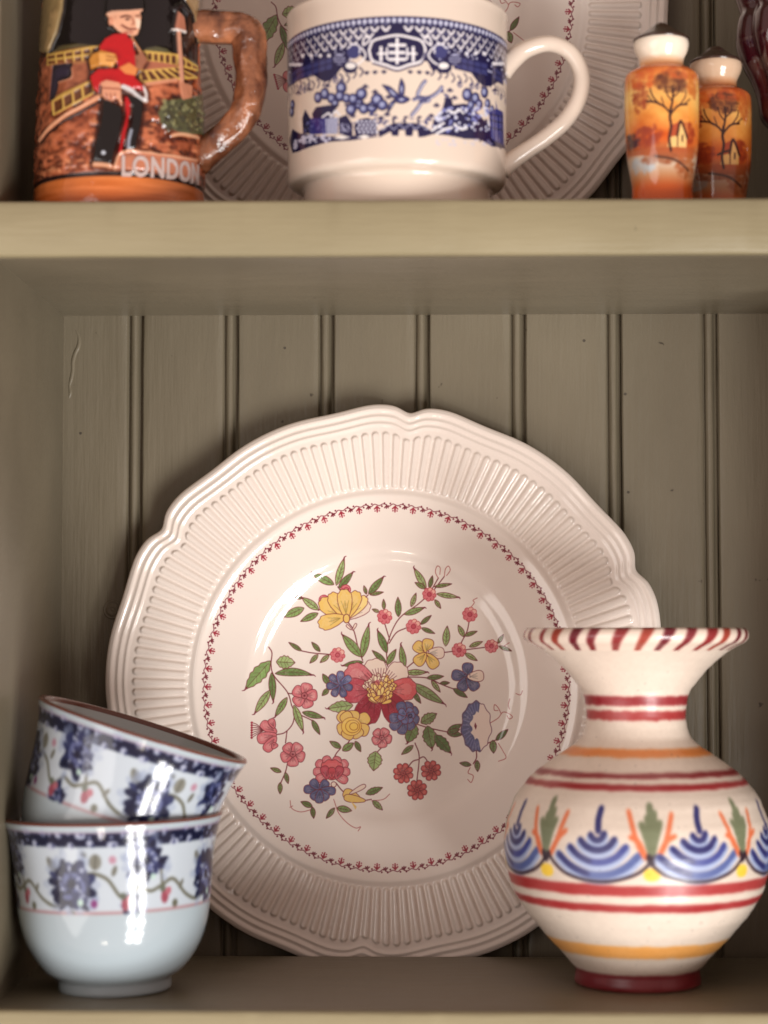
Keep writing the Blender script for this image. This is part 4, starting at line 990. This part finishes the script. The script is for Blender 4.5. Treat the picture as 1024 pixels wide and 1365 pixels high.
# colour darkened in the hollows of the moulding
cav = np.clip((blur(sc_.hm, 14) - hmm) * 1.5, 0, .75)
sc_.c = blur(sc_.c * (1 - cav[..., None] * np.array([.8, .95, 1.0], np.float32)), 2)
NS = 640
ui = (np.arange(NS) / NS * sw).astype(int); zi = np.clip(((s_h - SP[:si0, 1]) * KT).astype(int), 0, sh - 1)
disp = hmm[zi][:, ui] * .00095
disp[(SP[:si0, 1] < .0146)] = 0
stein = empty('beer_stein', ST_P)
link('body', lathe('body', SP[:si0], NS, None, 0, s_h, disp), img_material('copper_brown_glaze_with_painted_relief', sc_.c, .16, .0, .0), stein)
st_m = bpy.data.materials['copper_brown_glaze_with_painted_relief']
add_bump(st_m.node_tree, st_m.node_tree.nodes['Principled BSDF'], (1, 1, 1), 200, .35, .0016, 2)
st_m.node_tree.nodes['Principled BSDF'].inputs['Coat Weight'].default_value = .3
link('inside', lathe('inside', SP[si0 - 1:], 96), glaze('amber_glaze', (150, 90, 60)), stein)
# raised letters wrapped on the wall
fc = bpy.data.curves.new('lettering', 'FONT'); fc.body = 'LONDON'; fc.size = .0115; fc.extrude = .0007; fc.bevel_depth = .00022; fc.bevel_resolution = 1; fc.offset = .00012; fc.space_character = 1.08; fc.resolution_u = 4
fo = bpy.data.objects.new('tmp_text', fc); COL.objects.link(fo); bpy.context.view_layer.update()
tm = bpy.data.meshes.new_from_object(fo.evaluated_get(bpy.context.evaluated_depsgraph_get())); bpy.data.objects.remove(fo)
bm = bmesh.new(); bm.from_mesh(tm); bmesh.ops.subdivide_edges(bm, edges=[e for e in bm.edges if e.calc_length() > .002], cuts=3); bm.to_mesh(tm); bm.free()
co = np.zeros(len(tm.vertices) * 3, np.float32); tm.vertices.foreach_get('co', co); co = co.reshape(-1, 3)
ca = T_s(np.array([[162.0, 234.0], [262.0, 243.0]])); th0 = (ca[0, 0] / sw - .5) * 2 * math.pi; th1 = (ca[1, 0] / sw - .5) * 2 * math.pi
tx = (co[:, 0] - co[:, 0].min()) / (co[:, 0].max() - co[:, 0].min())
th_ = th0 + tx * (th1 - th0)
zz = (s_h - ca[0, 1] / KT) + co[:, 1] * 1.05 - .0002 + tx * ((ca[0, 1] - ca[1, 1]) / KT) * .6
rad = .03695 + .00095 * .8 + co[:, 2] * .8
co = np.column_stack([rad * np.sin(th_), -rad * np.cos(th_), zz]).astype(np.float32)
tm.vertices.foreach_set('co', co.reshape(-1)); tm.update(); tm.name = 'lettering'
o = link('lettering', tm, glaze('greyed_white_letters', (190, 170, 164), .22), stein, smooth=False)
# handle: a modelled branch
def bark(n, seg):
    a = noise2(n, seg, 6, 3, 31) - .5; a[:, -3:] = a[:, :1] * .5 + a[:, -3:] * .5
    kn = np.zeros((n, seg)); yy_, xx_ = np.mgrid[0:n, 0:seg]
    for (i, j_, s, am) in ((28, 6, 3.2, .0016), (32, 9, 2.6, .0013), (62, 8, 3.4, .0014), (72, 10, 2.4, .001), (78, 9, 2.4, .001), (84, 8, 2.4, .001), (46, 7, 6, .0008)):
        for w_ in (-seg, 0, seg): kn += am * np.exp(-((yy_ - i) ** 2 + (xx_ - j_ * seg / 24 - w_) ** 2 * 1.5) / (2 * s * s))
    return a * .0042 + kn * 1.5
spath = [hp(x, y, .045, ST_P) for x, y in ((250, 36), (275, 36), (305, 36), (327, 41), (334, 56), (334, 90), (333, 125), (327, 150), (308, 175), (286, 194), (260, 214))]
sm, nt, b = principled('copper_brown_glaze', rough=.12, coat=.5)
color_noise(nt, b, (.060, .015, .008), (.44, .165, .075), 120, (1, 1, .6), 4)
add_bump(nt, b, (1, 1, 1), 210, .8, .0022, 3)
link('handle', tube('handle', spath, np.array([24, 22, 21, 22, 22, 21, 21, 21, 20, 21, 25]) * ks, 32, 110, 1.0, bark), sm, stein)
tag(stein, 'embossed copper-brown souvenir stein with a red-coated guardsman and branch handle', 'mug')

# ================================================================== THE SHAKERS
def shaker_parts(k_, zb):
    return dense([(.0126, 0), (.0133, .0008), (.0131, .004), (.0128, .009), (.0137, .0145), (.0150, .022), (.0157, .032), (.0159, .044), (.0158, .0515), (.0152, .0545), (.0130, .0562), (.0102, .0572), (.0094, .0590), (.0096, .0612), (.0110, .0640), (.0117, .0662), (.0116, .0682), (.0108, .0694), (.0098, .0702)], 110)
SH = shaker_parts(0, 0); SHH = SH[-1, 1]
KS = 14000; skw, skh = int(2 * math.pi * .0159 * KS), int(SHH * KS)
def paint_shaker(seed, var):
    cv = Canvas(skw, skh, (240, 180, 90)); r = np.random.default_rng(seed)
    X = lambda f: f * skw / 360 + skw / 2      # degrees from the front
    Y = lambda z: (SHH - z) * KS
    zz_ = SHH - (np.arange(skh) + .5) / KS
    ramp = np.array([(0, 206, 88, 36), (.008, 214, 96, 38), (.0125, 200, 140, 96), (.0165, 200, 176, 152), (.020, 196, 168, 142), (.0225, 170, 90, 50), (.026, 214, 104, 42), (.036, 232, 156, 72), (.046, 238, 186, 104), (.052, 222, 136, 66), (.0562, 222, 120, 56), (.0585, 232, 176, 128), (.0615, 240, 224, 202), (.0702, 242, 230, 212)])
    for c in range(3): cv.c[..., c] = np.interp(zz_, ramp[:, 0], ramp[:, 1 + c])[:, None]
    n_ = noise2(skh, skw, 10, 4, seed)
    body = ((zz_ > .0225) & (zz_ < .0555))[:, None]
    cv.c += np.where(body, (n_ - .5) * 90, 0)[..., None] * np.array([.5, 1, .8])
    def clump(x, z, rx, rz, col, n=60, a=.35, s=(10, 26)):
        for _ in range(n):
            a_, d = r.uniform(0, 6.28), math.sqrt(r.random()); cv.disc(X(x) + d * rx * skw / 360 * math.cos(a_), Y(z) + d * rz * KS * math.sin(a_), r.uniform(*s), col, ry=r.uniform(*s) * .7, a=a, n=9)
    for rep in (-180, 0, 180):
        clump(-38 + rep, .043, 14, .006, (150, 60, 34)); clump(-30 + rep, .0505, 26, .004, (206, 96, 44)); clump(14 + rep, .0485, 26, .0042, (96, 52, 36), 110); clump(30 + rep, .0525, 30, .0028, (190, 90, 44)); clump(52 + rep, .047, 12, .005, (196, 110, 52))
        clump(-25 + rep, .0275, 22, .0045, (150, 58, 36), 100); clump(44 + rep, .0290, 16, .004, (150, 56, 32), 60); clump(-62 + rep, .0265, 20, .003, (74, 50, 50), 70)
        cv.poly([(X(6 + rep), Y(.0225)), (X(8 + rep), Y(.027)), (X(14 + rep), Y(.0280)), (X(27 + rep), Y(.0325)), (X(40 + rep), Y(.0275)), (X(40 + rep), Y(.0225))], (232, 190, 120))
        cv.poly([(X(8 + rep), Y(.0265)), (X(14 + rep), Y(.0315)), (X(27 + rep), Y(.0332)), (X(22 + rep), Y(.0275))], (176, 76, 44)); cv.line([(X(22 + rep), Y(.0275)), (X(28 + rep), Y(.0332)), (X(41 + rep), Y(.0270))], 16, (70, 36, 28)); cv.line([(X(23 + rep), Y(.0225)), (X(23 + rep), Y(.0275))], 8, (90, 50, 34)); cv.poly([(X(30 + rep), Y(.0252)), (X(33 + rep), Y(.0252)), (X(33 + rep), Y(.0280)), (X(30 + rep), Y(.0280))], (80, 50, 40))
        if var: cv.line([(X(2 + rep), Y(.0268)), (X(10 + rep), Y(.0278)), (X(23 + rep), Y(.0288))], 12, (60, 34, 26))
        cv.poly([(X(-70 + rep), Y(.0215)), (X(-20 + rep), Y(.0225)), (X(60 + rep), Y(.0235)), (X(60 + rep), Y(.0195)), (X(0 + rep), Y(.0185)), (X(-40 + rep), Y(.0205))], (170, 84, 44), .9)
        clump(46 + rep, .0165, 26, .005, (168, 92, 50), 110, .35); clump(-40 + rep, .0165, 26, .003, (178, 182, 184), 90, .35); clump(0 + rep, .0185, 40, .0018, (150, 84, 52), 70, .3)
        cv.line([(X(-14 + rep), Y(.0195)), (X(20 + rep), Y(.0180)), (X(52 + rep), Y(.0145))], 14, (80, 48, 36), .7)
        tk = (58, 32, 30)
        for p, w in (([(12, .0215), (9, .026), (12, .031), (10, .0345), (12, .0385)], 16), ([(12, .0355), (2, .0385), (-12, .0405), (-26, .0412)], 11), ([(12, .036), (24, .0392), (40, .0402)], 11), ([(12, .038), (15, .0425), (14, .0465)], 12), ([(-6, .0395), (-16, .043), (-20, .046)], 8), ([(13, .041), (6, .0435), (3, .0465)], 7), ([(14, .042), (24, .0445), (26, .047)], 7), ([(26, .0395), (36, .043), (38, .0455)], 7), ([(-15, .0405), (-24, .0435)], 6), ([(34, .04), (46, .0425)], 6), ([(14, .044), (19, .0465)], 5), ([(2, .0385), (-3, .0425)], 5)):
            cv.line([(X(a + rep), Y(z)) for a, z in p], w, tk)
    if var: cv.c *= np.array([.88, .80, .74], np.float32)   # the second of the pair is tinted browner and darker
    cv.c = blur(cv.c, 2); return cv
def make_shaker(loc, seed, var, rotz, scale, label):
    root = empty('salt_shaker', loc); root.rotation_euler = (0, 0, rotz); root.scale = (scale, scale, scale * 1.082)
    link('body', lathe('body', np.vstack([[[.0004, 0]], SH]), 96, None, 0, SHH), img_material('painted_sunset_glaze_%s' % ('b' if var else 'a'), paint_shaker(seed, var).c, .12, .2, .03), root)
    cap = dense([(.0116, .0680), (.0119, .0687), (.0112, .0694), (.0092, .0705), (.0070, .0718), (.0050, .0732), (.0036, .0744), (.0020, .0754), (.0003, .0758)], 40) + np.array([.00012, .0002])
    cm, nt_, b_ = principled('brown_lustre', (.05, .022, .014), .25, .3)
    c = link('cap', lathe('cap', cap, 64), cm, root)
    tag(root, label, 'shaker', 'pair of painted sunset shakers')
make_shaker((.1006, .030, TOP2), 41, 0, math.radians(-4), 1.0, 'orange sunset-painted porcelain shaker beside the cup handle, standing in front of its twin')
make_shaker((.1284, .062, TOP2), 57, 1, math.radians(-8), .985, 'orange sunset-painted porcelain shaker standing behind its twin, beside the dark red goblet')

# ================================================================== THE DARK RED GOBLET
gob = empty('goblet', (.1672, .070, TOP2))
gm, nt, b = principled('dark_red_glass_glaze', (.045, .004, .008), .07, .9); b.inputs['Transmission Weight'].default_value = .15
gp = dense([(.0005, 0), (.0150, .0), (.0158, .0016), (.0120, .0042), (.0066, .0085), (.0055, .02), (.0062, .034), (.0105, .0425), (.0168, .050), (.0178, .0575), (.0186, .0625), (.0205, .0680), (.0245, .0760), (.0272, .0850), (.0266, .0935), (.0248, .0985), (.0262, .1035), (.0285, .1125), (.0282, .1225), (.0262, .131)], 150)
GP, gi0, gi1 = two_sided(gp[2:], .0022, 6, .05)
ga = np.arange(144) / 144 * 2 * np.pi
ribs = np.abs(np.cos(ga * 5 + .6))[None] * np.clip((GP[:gi0, 1] - .036) / .03, 0, 1)[:, None] * .0030 - .0012 * np.clip((GP[:gi0, 1] - .036) / .03, 0, 1)[:, None]
link('bowl', lathe('bowl', GP[:gi0], 144, None, disp=ribs), gm, gob)
link('inside', lathe('inside', GP[gi0 - 1:], 96), gm, gob)
tag(gob, 'glossy dark red lobed goblet at the end of the upper shelf beside the shakers', 'goblet')
